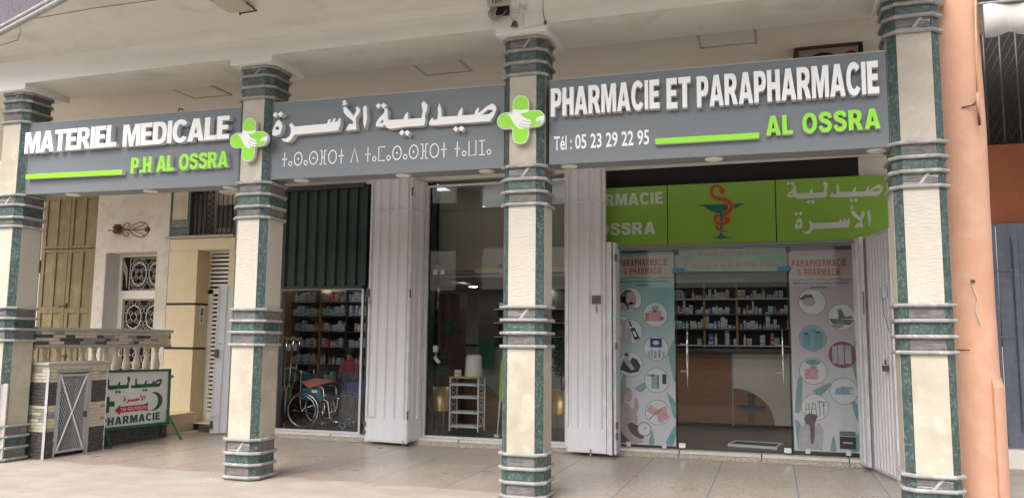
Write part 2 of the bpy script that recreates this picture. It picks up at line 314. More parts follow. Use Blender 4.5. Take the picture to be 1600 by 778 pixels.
# ------------------------------------------------------------------ lettering: a heavy block alphabet drawn as outlines
def arc(cx, cy, rx, ry, a0, a1, n=9, p=1.): 
    o = []
    for i in range(n):
        a = R(a0 + (a1 - a0) * i / (n - 1)); c, s_ = math.cos(a), math.sin(a)
        o.append((cx + rx * math.copysign(abs(c) ** p, c), cy + ry * math.copysign(abs(s_) ** p, s_)))
    return o
S_, T_ = .262, .2
def glyph(c):
    s, t = S_, T_
    if c == 'I': return .25, [[(.01, 0), (.24, 0), (.24, 1), (.01, 1)]]
    if c == '.': return .25, [[(.01, 0), (.24, 0), (.24, .21), (.01, .21)]]
    if c == 'H': return .74, [[(0, 0), (s, 0), (s, .39), (.74 - s, .39), (.74 - s, 0), (.74, 0), (.74, 1), (.74 - s, 1), (.74 - s, .6), (s, .6), (s, 1), (0, 1)]]
    if c == 'E': return .62, [[(0, 0), (.62, 0), (.62, t), (s, t), (s, .41), (.56, .41), (.56, .6), (s, .6), (s, 1 - t), (.6, 1 - t), (.6, 1), (0, 1)]]
    if c == 'L': return .6, [[(0, 0), (.6, 0), (.6, t), (s, t), (s, 1), (0, 1)]]
    if c == 'T': return .68, [[(.34 - s / 2, 0), (.34 + s / 2, 0), (.34 + s / 2, 1 - t), (.68, 1 - t), (.68, 1), (0, 1), (0, 1 - t), (.34 - s / 2, 1 - t)]]
    if c == 'M': return .94, [[(0, 0), (.225, 0), (.225, .66), (.37, 0), (.57, 0), (.715, .66), (.715, 0), (.94, 0), (.94, 1), (.63, 1), (.47, .45), (.31, 1), (0, 1)]]
    if c == 'A': return .84, [[(0, 0), (.262, 0), (.3, .17), (.54, .17), (.578, 0), (.84, 0), (.57, 1), (.27, 1)], [(.345, .35), (.495, .35), (.42, .68)]]
    if c == 'P': return .7, [[(0, 0), (s, 0), (s, .34)] + arc(.38, .67, .32, .33, -90, 90, 9, .8) + [(0, 1)], [(s, .53)] + arc(.36, .68, .11, .145, -90, 90, 7) + [(s, .825)]]
    if c == 'D': return .74, [[(0, 0)] + arc(.36, .5, .38, .5, -90, 90, 13, .85) + [(0, 1)], [(s, t)] + arc(.33, .5, .18, .5 - t, -90, 90, 9, .85) + [(s, 1 - t)]]
    if c == 'R': return .77, [[(0, 0), (s, 0), (s, .38), (.29, .38), (.38, .3), (.5, 0), (.77, 0), (.66, .27), (.57, .4)] + arc(.41, .7, .31, .3, -45, 90, 8, .85) + [(0, 1)], [(s, .57)] + arc(.37, .7, .11, .13, -90, 90, 7) + [(s, .83)]]
    if c == 'O': return .82, [arc(.41, .5, .41, .52, 0, 345, 24, .92), arc(.41, .5, .18, .32, 0, 345, 24, .95)]
    if c == 'C': return .76, [arc(.41, .5, .41, .52, 38, 325, 20, .92) + arc(.41, .5, .18, .32, 318, 42, 16, .95)]
    if c == 'S':
        pts = smooth_path([(.62, .7), (.56, .86), (.38, .91), (.19, .87), (.12, .74), (.2, .61), (.4, .53), (.56, .43), (.6, .28), (.53, .14), (.34, .09), (.16, .14), (.1, .31)], 3)
        n = len(pts); return .72, [ribbon(pts, [.2 + .03 * math.sin(math.pi * i / (n - 1)) for i in range(n)])]
    if c == '&':
        pts = smooth_path([(.74, .06), (.5, .36), (.27, .66), (.27, .84), (.42, .91), (.54, .8), (.46, .63), (.2, .44), (.12, .25), (.24, .1), (.44, .1), (.62, .26), (.72, .45)], 3)
        return .8, [ribbon(pts, .17)]
    return .34, []
def block_text(txt, x0, x1, z0, z1, fn, d0, d1, mats, parent, name='letter', joined=False, gap=.07, slant=0):
    gl = []; x = 0
    for c in txt:
        wd, lp = glyph(c); gl.append((x, wd, lp)); x += wd + gap
    tot = x - gap; kx = (x1 - x0) / tot; kz = z1 - z0; B = MB() if joined else None
    for gx, wd, lp in gl:
        if not lp: continue
        b = B or MB(); b.prism([[(x0 + (gx + u + slant * v) * kx, z0 + v * kz) for u, v in l] for l in lp], fn, d0, d1)
        if not joined: b.build(name, mats, parent)
    if joined: return B.build(name, mats, parent)
def font_text(txt, x0, x1, z0, z1, fn, d0, name, m_, parent, offset=0., cap=.73):
    cu = bpy.data.curves.new(name, 'FONT'); cu.body = txt; cu.size = 1; cu.offset = offset; cu.resolution_u = 3; cu.fill_mode = 'FRONT'
    o = bpy.data.objects.new(name, cu); me = bpy.data.meshes.new_from_object(o)
    bpy.data.objects.remove(o)
    xs = [v.co.x for v in me.vertices]; a, b = min(xs), max(xs); ks = (x1 - x0) / (b - a); kz = (z1 - z0) / cap
    for v in me.vertices: v.co = Vector(fn(x0 + (v.co.x - a) * ks, z0 + v.co.y * kz, d0))
    me.materials.clear(); me.materials.append(M[m_]); o = bpy.data.objects.new(name, me); col.objects.link(o); o.parent = parent; return o

# ================================================================== THE SETTING
def struct(o): o['kind'] = 'structure'; return o
struct(MB().add([(-900, -900, -.0025), (900, -900, -.0025), (900, 900, -.0025), (-900, 900, -.0025)], [(0, 1, 2, 3)]).build('ground', 'concrete'))
mat('asphalt', (.06, .058, .056), .85, c2=(.1, .095, .09), sc_=2, amt=.6, bump=.5, bsc=60)
struct(MB().add([(-150, -40, .004), (150, -40, .004), (150, -6.2, .004), (-150, -6.2, .004)], [(0, 1, 2, 3)]).build('road', 'asphalt'))  # unseen asphalt, added to darken reflections in the shop glass
struct(MB().box(-150, 150, -6.2, -6.05, -.01, .03).build('kerb', 'rail_stone'))
# polished terrazzo porch: every slab a piece, thin strips in the joints
pf = struct(box('porch_floor', 'joint_grey', -9.5, 1.75, .1, 3.7, -.06, -.0015))
xs = [-9.45 + .929 * i for i in range(13)]; xs = [-9.5, -9.07, -8.14, -7.21, -6.28, -5.35, -4.42, -3.5, -2.57, -1.64, -.71, .205, 1.13, 1.75]
ys = [.1, 2.05, 3.68]
for i in range(len(xs) - 1):
    for j in range(2):
        box('floor_slab', 'terrazzo', xs[i] + .006, xs[i + 1] - .006, ys[j] + .002, ys[j + 1] - .002, -.05, 0, pf)
    if i and xs[i] > -3.7: box('joint_strip', 'joint_blue', xs[i] - .005, xs[i] + .005, .45, 3.68, -.05, .0005, pf)

# balcony slab, cove and street-side beam above the columns
BX = [-9.666, -5.868, -2.488, 1.310]
beam = MB()
prof = [(-.1, 4.945), (-.1, 5.06), (-.105, 5.1), (-.125, 5.16), (-.17, 5.23), (-.24, 5.285), (-.34, 5.325), (-.48, 5.345), (-.62, 5.35)]
def edge_y(x): return -1.32 - .353 * (x + 7.5) if x < -6 else -1.85
xa = [-14.5, -9.43, -7.5, -6, 1.57]
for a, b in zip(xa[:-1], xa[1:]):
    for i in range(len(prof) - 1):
        (y0, z0), (y1, z1) = prof[i], prof[i + 1]; beam.add([(a, y0, z0), (b, y0, z0), (b, y1, z1), (a, y1, z1)], [(0, 3, 2, 1)], 1 if i < 4 else 0, True)  # lower strip whiter: brightness from the sky put into its colour
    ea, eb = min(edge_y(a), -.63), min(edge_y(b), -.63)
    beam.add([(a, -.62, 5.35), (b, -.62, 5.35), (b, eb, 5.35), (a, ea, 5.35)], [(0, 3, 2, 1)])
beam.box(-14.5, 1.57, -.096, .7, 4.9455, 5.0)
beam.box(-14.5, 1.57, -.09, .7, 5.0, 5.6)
struct(beam.build('balcony_beam', ['plaster', 'white_paint_skylit']))
for x in BX: struct(box('beam_block', 'white_paint_skylit', x - .285, x + .29, -.104, .62, 4.865, 4.95, bev=.006))
sb = MB(); sb.add([(x, y, z) for z in (5.352, 5.6) for x, y in [(-14.5, -.6), (1.57, -.6), (1.57, -1.85), (-6, -1.85), (-7.5, -1.32), (-9.43, -.64), (-14.5, -.63)]], [tuple(range(7)), tuple(range(7, 14))[::-1]])
struct(sb.build('balcony_slab', 'plaster'))
fb = MB(); e = [(-14.5, -.65), (-9.43, -.66), (-7.5, -1.34), (-6, -1.87), (1.57, -1.87)]
for (a, b), (c, d_) in zip(e[:-1], e[1:]): fb.add([(a, b, 5.35), (c, d_, 5.35), (c, d_, 6.6), (a, b, 6.6)], [(0, 1, 2, 3)]); 
struct(fb.build('balcony_fascia', 'fascia_stone'))
mb = MB(); mb.tube([(a, b - .03, 5.37) for a, b in e], .03, 8); mb.tube([(a, b - .015, 5.315) for a, b in e], .035, 6); struct(mb.build('balcony_moulding', 'rail_stone'))
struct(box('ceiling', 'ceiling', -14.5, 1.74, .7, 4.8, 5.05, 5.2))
for x0 in (-7.9, -4.25, -.74):
    h = MB(); f = .028; x1 = x0 + .65
    for a, b, c, d_ in ((x0, x1, .77, .77 + f), (x0, x1, 1.39 - f, 1.39), (x0, x0 + f, .77, 1.39), (x1 - f, x1, .77, 1.39)): h.box(a, b, c, d_, 5.035, 5.052)
    t = thing('ceiling_hatch', {-7.9: 'flat framed access panel in the porch ceiling above the MATERIEL MEDICALE sign', -4.25: 'flat framed access panel in the porch ceiling above the Arabic sign', -.74: 'flat framed access panel in the porch ceiling above the PHARMACIE ET PARAPHARMACIE sign'}[x0], 'ceiling hatch', 'ceiling hatches over the porch')
    h.build('frame', 'trim_paint', t); box('panel', 'ceiling', x0 + f, x1 - f, .77 + f, 1.39 - f, 5.042, 5.052, t)

# building front behind the porch
def wall(name, m_, *a): return struct(box(name, m_, *a))
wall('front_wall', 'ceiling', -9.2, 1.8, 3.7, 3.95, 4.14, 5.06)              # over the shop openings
wall('front_wall', 'old_white_wall', -8.7, -7.95, 3.72, 3.97, 0, 4.14)
wall('front_wall', 'shutter_green', -6.28, -5.27, 3.74, 3.95, 0, 4.14)
wall('front_wall', 'dark_trim', -2.95, -2.2, 3.76, 3.95, 0, 4.14)
wall('front_wall', 'old_white_wall', 1.16, 1.8, 3.72, 3.95, 0, 4.14)
wall('shutter_box', 'black_void', -2.9, 1.16, 3.72, 3.95, 3.02, 4.14)
wall('terrace_wall', 'old_white_wall', -12.35, -12.1, 4.2, 4.5, 0, 5.06)
wall('terrace_wall', 'old_white_wall', -12.1, -10.9, 4.2, 4.55, 3.2, 5.06)
wall('terrace_wall', 'old_white_wall', -10.9, -10.63, 4.2, 4.5, 0, 5.06)
wall('terrace_wall', 'old_white_wall', -12.1, -10.9, 4.2, 4.5, 0, .95)
wall('terrace_wall', 'old_white_wall', -14.6, -12.34, 4.3, 4.5, 0, 5.06)
wall('terrace_wall', 'old_white_wall', -10.66, -9.2, 4.22, 4.5, 4.33, 5.06)
wall('window_jamb', 'white_jamb', -12.099, -12.085, 4.203, 4.56, .95, 3.199)
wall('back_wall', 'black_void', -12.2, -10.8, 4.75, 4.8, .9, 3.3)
wall('terrace_wall', 'old_white_wall', -24, -14.6, 4.25, 4.5, 0, 5.3)
wall('terrace_floor', 'beige_tile', -14.6, -9.82, .6, 4.19, 0, .3)
# step under the shop fronts: granite riser, pale sill
st = struct(MB().build('shop_step', 'granite'))
x = -7.9
while x < 1.2:
    x2 = min(x + 1.1, 1.2); box('step_stone', 'granite', x, x2 - .004, 3.62, 3.8, 0, .062, st, bev=.004); box('sill_stone', 'sill_white', x + .01, x2 - .006, 3.65, 3.85, .064, .105, st, bev=.004); x = x2

# ================================================================== COLUMNS
A_, C_ = .151, .0745; H_ = A_ + C_
def octo(o, cx=0, cy=0):
    a = A_ + o * .414; h = H_ + o
    return [(cx + x, cy + y) for x, y in ((-a, -h), (a, -h), (h, -a), (h, a), (a, h), (-a, h), (-h, a), (-h, -a))]
me_face = MB().box(-A_ + .003, A_ - .003, -.0, .012, 0, 1).mesh('face', 'beige_stone')
def unit(m_, hw): return MB().box(-hw, hw, 0, .012, 0, 1).mesh('unit', m_)
HC = C_ * math.sqrt(2) / 2
U = {('beige_stone', 0): unit('beige_stone', A_ - .003), ('beige_rough', 0): unit('beige_rough', A_ - .003), ('marble_green', 0): unit('marble_green', A_ - .003), ('marble_green', 1): unit('marble_green', HC - .003)}
def ribbed(diag):
    b = MB(); n = 9; rr = random.Random(diag + 3)
    for i in range(n):
        z0 = i / n + .018; z1 = (i + 1) / n - .03; x = -A_ + .004
        while x < A_ - .02:
            x2 = min(x + rr.uniform(.09, .2), A_ - .004)
            dd = rr.uniform(0, .006); zz = rr.uniform(-.012, .012)
            if diag and abs((x + x2) / 2 - (z0 - .5) * .28) < .03: dd += .004
            b.box(x, x2 - .002, dd, .014, max(0, z0 + zz), min(1, z1 + zz), 1 if rr.random() < .12 else 0); x = x2
        if i: b.box(-A_ + .004, A_ - .004, .003 + .004 * (i % 2), .012, i / n - .012, i / n + .008, 1)
    if diag: b.add([(-.03 + .0, -.002, .0), (.0, -.002, 0), (.09, -.002, 1), (.06, -.002, 1), (-.03, .01, .0), (.0, .01, 0), (.09, .01, 1), (.06, .01, 1)], [(0, 1, 2, 3), (4, 7, 6, 5), (0, 3, 7, 4), (1, 5, 6, 2)], 1)
    return b.mesh('ribbed', ['ledge_stone', 'ledge_light'])
RIB = [ribbed(0), ribbed(1), ribbed(2)]
rail = MB(); hz = .0165
rail.loft([[(x, y, z) for x, y in octo(o)] for o, z in ((.01, -hz), (.026, -hz), (.034, -.006), (.034, .006), (.026, hz), (.01, hz))])
RAIL = rail.mesh('rail', 'rail_stone')
def zrow(d): 
    base = [4.876, 4.743, 4.611, 4.472, 3.449, 3.312, 3.169, 3.036, 1.956, 1.821, 1.683, 1.541, .456, .32, .176, .034]
    for k, v in d.items(): base[k] = v
    base[15] = .034; base[0] = 4.85; return base
ZR = [zrow({1: 4.748, 2: 4.609, 3: 4.459, 4: 3.468, 5: 3.335, 7: 3.049, 8: 1.977, 9: 1.84, 10: 1.699, 11: 1.552}),
      zrow({1: 4.742, 2: 4.605, 3: 4.471, 4: 3.441, 5: 3.302, 6: 3.155, 7: 3.024, 8: 1.943, 9: 1.81, 10: 1.677, 11: 1.533, 12: .454, 13: .303, 14: .174}),
      zrow({1: 4.711, 2: 4.574, 3: 4.443, 4: 3.445, 5: 3.305, 6: 3.17, 8: 1.958, 9: 1.821, 10: 1.687, 11: 1.549, 13: .315}),
      zrow({1: 4.767, 2: 4.645, 3: 4.5, 4: 3.446, 5: 3.31, 6: 3.176, 9: 1.817, 10: 1.675, 11: 1.534, 12: .458, 13: .334})]
CL = ['stone and green marble column at the left edge, with chipped grey corner, beside the meter cupboard', 'stone and green marble column between the MATERIEL MEDICALE sign and the Arabic sign', 'stone and green marble column between the Arabic sign and the PHARMACIE ET PARAPHARMACIE sign', 'stone and green marble column next to the round orange column']
DIAG = {(0, 0, 0), (0, 1, 0), (1, 0, 0), (1, 3, 0), (2, 0, 0), (2, 2, 0), (2, 1, 0), (3, 0, 2), (3, 1, 2), (3, 3, 0)}
for ci, cx in enumerate(BX):
    T = thing('column', CL[ci], 'column', 'octagonal clad columns along the porch', (cx, H_, 0)); z = ZR[ci]
    core = MB(); core.loft([[(x, y, zz) for x, y in octo(-.0135)] for zz in (0, 4.93)]).build('core', 'core_mortar', T)
    for zi in z: inst('ring_rail', RAIL, T, (0, 0, zi))
    secs = [(z[15], z[14], 'r', 3, 2), (z[14], z[13], 'g', 3, 1), (z[13], z[12], 'r', 3, 0), (z[12], z[11], 'beige_stone', 0, 0), (z[11], z[10], 'r', 2, 2), (z[10], z[9], 'g', 2, 1), (z[9], z[8], 'r', 2, 0),
            (z[8], z[7], 'beige_rough', 0, 0), (z[7], z[6], 'r', 1, 2), (z[6], z[5], 'g', 1, 1), (z[5], z[4], 'r', 1, 0), (z[4], z[3], 'beige_stone', 0, 0), (z[3], z[2], 'r', 0, 2), (z[2], z[1], 'g', 0, 1), (z[1], z[0], 'r', 0, 0)]
    for z0, z1, k, g, bnd in secs:
        z0 += .012; z1 -= .012; h = z1 - z0
        for f in range(4):
            a = f * math.pi / 2; n0 = Vector((math.sin(a), -math.cos(a), 0)); p = n0 * H_
            if k == 'r': me = RIB[(1 + (ci % 2)) if ((ci, g, bnd) in DIAG and f == 0) else 0]; nm = 'split_stone_panel'
            elif k == 'g': me = U[('marble_green', 0)]; nm = 'marble_panel'
            else: me = U[(k, 0)]; nm = 'beige_panel'
            inst(nm, me, T, (p.x, p.y, z0), (0, 0, a), (1, 1, h))
            a2 = a + math.pi / 4; n1 = Vector((math.sin(a2), -math.cos(a2), 0)); p = n1 * ((A_ + C_ / 2) * math.sqrt(2))
            if ci == 0 and f == 0 and z0 < 1.2:
                zc = 1.0
                if z1 > zc: inst('marble_strip', U[('marble_green', 1)], T, (p.x, p.y, zc), (0, 0, a2), (1, 1, z1 - zc)); z1b = zc
                else: z1b = z1
                MB().box(-HC + .002, HC - .002, -.006, .012, z0, z1b).build('grey_corner_strip', 'cap_grey', T, label='chipped grey corner strip').location = (p.x, p.y, 0)
                T.children[-1].rotation_euler[2] = a2
            else: inst('marble_strip', U[('marble_green', 1)], T, (p.x, p.y, z0), (0, 0, a2), (1, 1, h))

# ================================================================== SIGNS
SADLIYA = [[(0.218, 3.797), (0.246, 3.821), (0.274, 3.797), (0.242, 3.766)], [(0.271, 3.798), (0.299, 3.819), (0.332, 3.794), (0.301, 3.763)], [(0.226, 3.605), (0.23, 3.644), (0.253, 3.676), (0.311, 3.725), (0.309, 3.76), (0.331, 3.769), (0.345, 3.746), (0.35, 3.656), (0.384, 3.652), (0.516, 3.651), (0.523, 3.685), (0.555, 3.716), (0.561, 3.698), (0.557, 3.649), (0.697, 3.648), (0.71, 3.713), (0.694, 3.773), (0.715, 3.804), (0.757, 3.762), (0.751, 3.718), (0.731, 3.675), (0.739, 3.62), (0.724, 3.579), (0.53, 3.579), (0.372, 3.573), (0.34, 3.585), (0.319, 3.613), (0.285, 3.6)], [(0.272, 3.642), (0.301, 3.666), (0.304, 3.64), (0.286, 3.629)], [(0.471, 3.529), (0.499, 3.556), (0.526, 3.532), (0.5, 3.501)], [(0.526, 3.529), (0.554, 3.55), (0.585, 3.524), (0.555, 3.494)], [(0.776, 3.58), (0.78, 3.609), (0.805, 3.645), (0.821, 3.622), (0.858, 3.624), (0.867, 3.683), (0.859, 3.72), (0.877, 3.771), (0.894, 3.718), (0.902, 3.644), (1.06, 3.64), (1.072, 3.677), (1.103, 3.715), (1.107, 3.693), (1.103, 3.641), (1.226, 3.64), (1.237, 3.679), (1.264, 3.703), (1.271, 3.685), (1.26, 3.649), (1.28, 3.658), (1.354, 3.71), (1.401, 3.725), (1.432, 3.699), (1.438, 3.669), (1.416, 3.62), (1.381, 3.571), (1.204, 3.572), (1.058, 3.574), (0.857, 3.573)], [(1.299, 3.633), (1.353, 3.674), (1.398, 3.671), (1.404, 3.656), (1.364, 3.634)], [(1.016, 3.525), (1.044, 3.55), (1.07, 3.527), (1.049, 3.499)], [(1.07, 3.527), (1.1, 3.55), (1.129, 3.527), (1.102, 3.496)]]
SAD_G = [[0], [1], [2, 3], [4], [5], [6, 7], [8], [9]]
OSRA = [[(0.31, 3.368), (0.339, 3.396), (0.366, 3.373), (0.341, 3.341)], [(0.366, 3.373), (0.394, 3.398), (0.422, 3.371), (0.392, 3.342)], [(0.312, 3.175), (0.32, 3.227), (0.349, 3.292), (0.374, 3.316), (0.409, 3.283), (0.418, 3.238), (0.401, 3.179), (0.366, 3.158), (0.328, 3.157)], [(0.341, 3.233), (0.362, 3.255), (0.382, 3.239), (0.385, 3.217), (0.354, 3.214)], [(0.49, 3.25), (0.51, 3.274), (0.534, 3.248), (0.544, 3.233), (0.879, 3.236), (0.89, 3.272), (0.914, 3.278), (0.91, 3.242), (0.929, 3.246), (0.943, 3.28), (0.965, 3.284), (0.956, 3.245), (0.982, 3.249), (1.001, 3.282), (1.014, 3.274), (1.012, 3.216), (0.993, 3.159), (0.816, 3.155), (0.545, 3.152), (0.523, 3.116), (0.488, 3.084), (0.44, 3.093), (0.409, 3.128), (0.454, 3.116), (0.496, 3.139), (0.511, 3.183), (0.508, 3.22)], [(1.024, 3.441), (1.047, 3.453), (1.064, 3.447), (1.053, 3.43), (1.074, 3.425), (1.059, 3.406), (1.022, 3.402), (1.036, 3.419)], [(1.035, 3.383), (1.064, 3.386), (1.109, 3.329), (1.143, 3.287), (1.169, 3.341), (1.159, 3.363), (1.177, 3.381), (1.206, 3.342), (1.191, 3.304), (1.166, 3.269), (1.167, 3.225), (1.175, 3.156), (1.067, 3.154), (1.098, 3.213), (1.14, 3.212), (1.136, 3.241), (1.081, 3.286), (1.043, 3.331)], [(1.233, 3.367), (1.263, 3.383), (1.271, 3.322), (1.276, 3.25), (1.254, 3.157), (1.24, 3.208)]]
OSR_G = [[0], [1], [2, 3], [4], [5], [6], [7]]
def arabic(L, G, bx, bz, x0, kx, z0, kz, fn, d0, d1, mats, parent, joined=None):
    for g in G:
        b = joined or MB(); b.prism([[(x0 + (u - bx) * kx, z0 + (v - bz) * kz) for u, v in L[i]] for i in g], fn, d0, d1)
        if not joined: b.build('arabic_letter', mats, parent)
def sign(x0, x1, zt0, zt1, zb0, zb1, label, lights):
    T = thing('shop_sign', label, 'sign', 'long grey signs between the columns')
    b = MB(); v = [(x0, .08, zb0), (x1, .08, zb1), (x1, .08, zt1), (x0, .08, zt0), (x0, .36, zb0), (x1, .36, zb1), (x1, .36, zt1), (x0, .36, zt0)]
    b.add(v, [(0, 1, 2, 3), (5, 4, 7, 6), (4, 0, 3, 7), (1, 5, 6, 2), (3, 2, 6, 7)], 0); b.add(v, [(4, 5, 1, 0)], 1)
    o = b.build('board', ['sign_grey', 'sign_under'], T); bv = o.modifiers.new('b', 'BEVEL'); bv.width = .004
    MB().tube([(x0, .077, zt0 + .002), (x1, .077, zt1 + .002)], .005, 4).build('top_trim', 'alu', T)
    for lx in lights:
        zz = zb0 + (zb1 - zb0) * (lx - x0) / (x1 - x0); MB().lathe([(.05, zz - .016), (.082, zz - .014), (.09, zz - .006), (.09, zz + .002)], (lx, .2), 20).build('downlight', 'lamp_glass', T)
    return T
WA = ['acrylic_white', 'acrylic_side']; GA = ['acrylic_green', 'acrylic_side']; F = XZ(.08)
s1 = sign(-9.44, -6.1, 4.44, 4.4, 3.48, 3.44, 'grey sign board reading MATERIEL MEDICALE P.H AL OSSRA', (-8.75, -7.5, -6.3))
block_text('MATERIEL', -9.42, -7.9, 4.015, 4.3, F, -.08, 0, WA, s1, gap=.02); block_text('MEDICALE', -7.8, -6.2, 4.0, 4.285, F, -.08, 0, WA, s1, gap=.02)
block_text('P.H AL OSSRA', -7.66, -6.21, 3.655, 3.852, F, -.065, 0, GA, s1, gap=.06)
MB().prism([[(-9.38, 3.675), (-7.79, 3.65), (-7.79, 3.71), (-9.38, 3.735)]], F, -.065, 0).build('underline_bar', GA, s1)
s2 = sign(-5.64, -2.72, 4.41, 4.38, 3.48, 3.455, 'grey sign board with raised Arabic letters above a line of Tifinagh', (-5.3, -3.97, -2.96))
arabic(SADLIYA, SAD_G, .218, 3.575, -4.24, 1.19, 3.965, 1.25, F, -.08, 0, WA, s2)
arabic(OSRA, OSR_G, .31, 3.155, -5.6, 1.3, 3.985, 1.2, F, -.08, 0, WA, s2)
# Tifinagh line, stroke by stroke
def tif(c):
    h = .17; r = .02
    def bars(L): return [[ribbon(l, .0125)] for l in L]
    if c == 't': return .1, bars([[(.05, 0), (.05, h)], [(.01, .09), (.09, .09)]])
    if c == 'o': return .066, [[circ(.033, .033, .031, 16), circ(.033, .033, .02, 16)]]
    if c == 's': return .15, [[circ(.075, .085, .068, 24, .083), circ(.075, .085, .055, 24, .07)], [circ(.075, .085, .013, 8)]]
    if c == 'r': return .145, [[circ(.0725, .085, .066, 24, .083), circ(.0725, .085, .053, 24, .07)]]
    if c == 'f': return .12, bars([[(.042, .0), (.042, h)], [(.082, 0), (.082, h)], [(.042, .085), (.082, .085)], [(.01, .004), (.042, .004)], [(.01, .166), (.042, .166)], [(.082, .004), (.114, .004)], [(.082, .166), (.114, .166)]])
    if c == 'd': return .13, bars([[(.01, 0), (.065, h), (.12, 0)]])
    if c == 'm': return .12, bars([[(.11, .006), (.02, .006), (.02, .164), (.11, .164)]])
    if c == 'w': return .135, bars([[(.02, h), (.02, .006), (.115, .006), (.115, h)]])
    if c == 'j': return .1, bars([[(.05, 0), (.05, h)], [(.012, .006), (.088, .006)], [(.012, .164), (.088, .164)]])
    return .06, []
gl = []; x = 0
for c in 'tososfrt d tomososfrt towjo'.replace('tososfrt', 'tososfrt'):
    wd, lp = tif(c); gl.append((x, lp)); x += wd + .012
k = (5.505 - 2.865) / (x - .012)
for gx, lp in gl:
    if not lp: continue
    b = MB()
    xx = -5.505 + gx * k; zz = 3.625 - .018 * (xx + 5.5) / 2.6 * 1.
    for l in lp: b.prism([[(xx + u * k, zz + v) for u, v in q] for q in l], F, -.004, 0)
    b.build('tifinagh_letter', ['vinyl_white', 'vinyl_white'], s2)
s3 = sign(-2.22, 1.08, 4.375, 4.36, 3.46, 3.435, 'grey sign board reading PHARMACIE ET PARAPHARMACIE with phone number and AL OSSRA', (-2.03, -.53, .98))
block_text('PHARMACIE', -2.18, -1.04, 3.957, 4.258, F, -.08, 0, WA, s3, gap=.06); block_text('ET', -.97, -.73, 3.942, 4.258, F, -.08, 0, WA, s3); block_text('PARAPHARMACIE', -.67, 1.0, 3.935, 4.25, F, -.08, 0, WA, s3, gap=.06)
block_text('AL OSSRA', -.02, 1.0, 3.605, 3.797, F, -.06, 0, GA, s3, gap=.1)
MB().prism([[(-1.09, 3.592), (-.085, 3.585), (-.085, 3.64), (-1.09, 3.65)]], F, -.06, 0).build('underline_bar', GA, s3)
font_text('Tél :', -2.165, -1.97, 3.612, 3.765, F, -.004, 'phone_text', 'vinyl_white', s3, .016); font_text('05 23 29 22 95', -1.935, -1.16, 3.612, 3.768, F, -.004, 'phone_number', 'vinyl_white', s3, .018)

# cross emblems with the clasping hands
HAND = [(-2.56, 4.042), (-2.523, 4.03), (-2.484, 4.022), (-2.433, 4.019), (-2.404, 4.021), (-2.4, 4.002), (-2.416, 3.99), (-2.449, 3.988), (-2.486, 3.987), (-2.473, 3.962), (-2.424, 3.922), (-2.374, 3.899), (-2.373, 3.883), (-2.365, 3.866), (-2.368, 3.85), (-2.385, 3.849), (-2.383, 3.836), (-2.391, 3.824), (-2.432, 3.835), (-2.444, 3.822), (-2.464, 3.816), (-2.505, 3.829), (-2.538, 3.859), (-2.58, 3.926), (-2.609, 3.977), (-2.638, 3.995), (-2.597, 3.996), (-2.572, 4.006)]
FING = [[(-2.469, 3.916), (-2.44, 3.898), (-2.399, 3.882), (-2.373, 3.88)], [(-2.493, 3.884), (-2.456, 3.863), (-2.399, 3.85), (-2.368, 3.85)], [(-2.505, 3.855), (-2.464, 3.836), (-2.432, 3.829)]]
HAND2 = [(-2.224, 3.933), (-2.282, 3.929), (-2.306, 3.917), (-2.32, 3.895), (-2.318, 3.879), (-2.302, 3.885), (-2.31, 3.876), (-2.294, 3.877), (-2.274, 3.887), (-2.264, 3.878), (-2.266, 3.859), (-2.25, 3.877), (-2.224, 3.891)]
def cross_loop(g=0):
    r = .083 + g; L = .256 + g; o = []
    for q in range(4):
        a = q * 90
        cx, cy = (L - r) * math.cos(R(a)), (L - r) * math.sin(R(a))
        for t in range(-90, 91, 18): o.append((cx + r * math.cos(R(a + t)), cy + r * math.sin(R(a + t))))
        b = a + 45; fr = .02; fx = r + fr  # inner fillet
        c0 = (math.cos(R(a)) * fx - math.sin(R(a)) * fx, math.sin(R(a)) * fx + math.cos(R(a)) * fx)
        for t in (-90, -112, -135, -158, -180): o.append((c0[0] + fr * math.cos(R(a + t)), c0[1] + fr * math.sin(R(a + t))))
    return o
def emblem(cx, cz, label):
    T = thing('cross_emblem', label, 'emblem', 'green crosses mounted on the columns', (cx, 0, cz)); f = XZ(0); y0 = -.025
    MB().prism([cross_loop(.006)], f, -.075, y0).build('back_plate', ['acrylic_white', 'acrylic_side'], T)
    MB().prism([cross_loop(-.002)], f, -.079, -.075).build('green_face', ['acrylic_green', 'acrylic_green'], T)
    sh = lambda P_: [(u + 2.487, (v - 3.923) + .05 * (u + 2.487)) for u, v in P_]
    b = MB(); b.prism([smooth_path(sh(HAND) + [sh(HAND)[0]], 2)[:-1]], f, -.082, -.079, 0, 0)
    for q in FING: b.prism([ribbon(sh(q), .005)], f, -.0832, -.082, 1, 1)
    b.build('adult_hand', ['acrylic_white', 'ledge_stone'], T)
    MB().prism([sh(HAND2)], f, -.082, -.079, 0, 0).build('child_hand', 'acrylic_white', T)
    for q in (-.1, .1): MB().lathe([(.012, 0), (.012, .03)], (0, 0), 8).build('standoff', 'alu', T).matrix_local = Matrix.Translation((0, -.001, q)) @ Matrix.Rotation(R(90), 4, 'X')
emblem(-5.853, 3.94, 'green and white cross emblem with hands, on the column left of the Arabic sign')
emblem(-2.486, 3.925, 'green and white cross emblem with hands, on the column right of the Arabic sign')
for T in [o for o in col.objects if o.name.startswith('cross_emblem')]: T.location.y = -.012

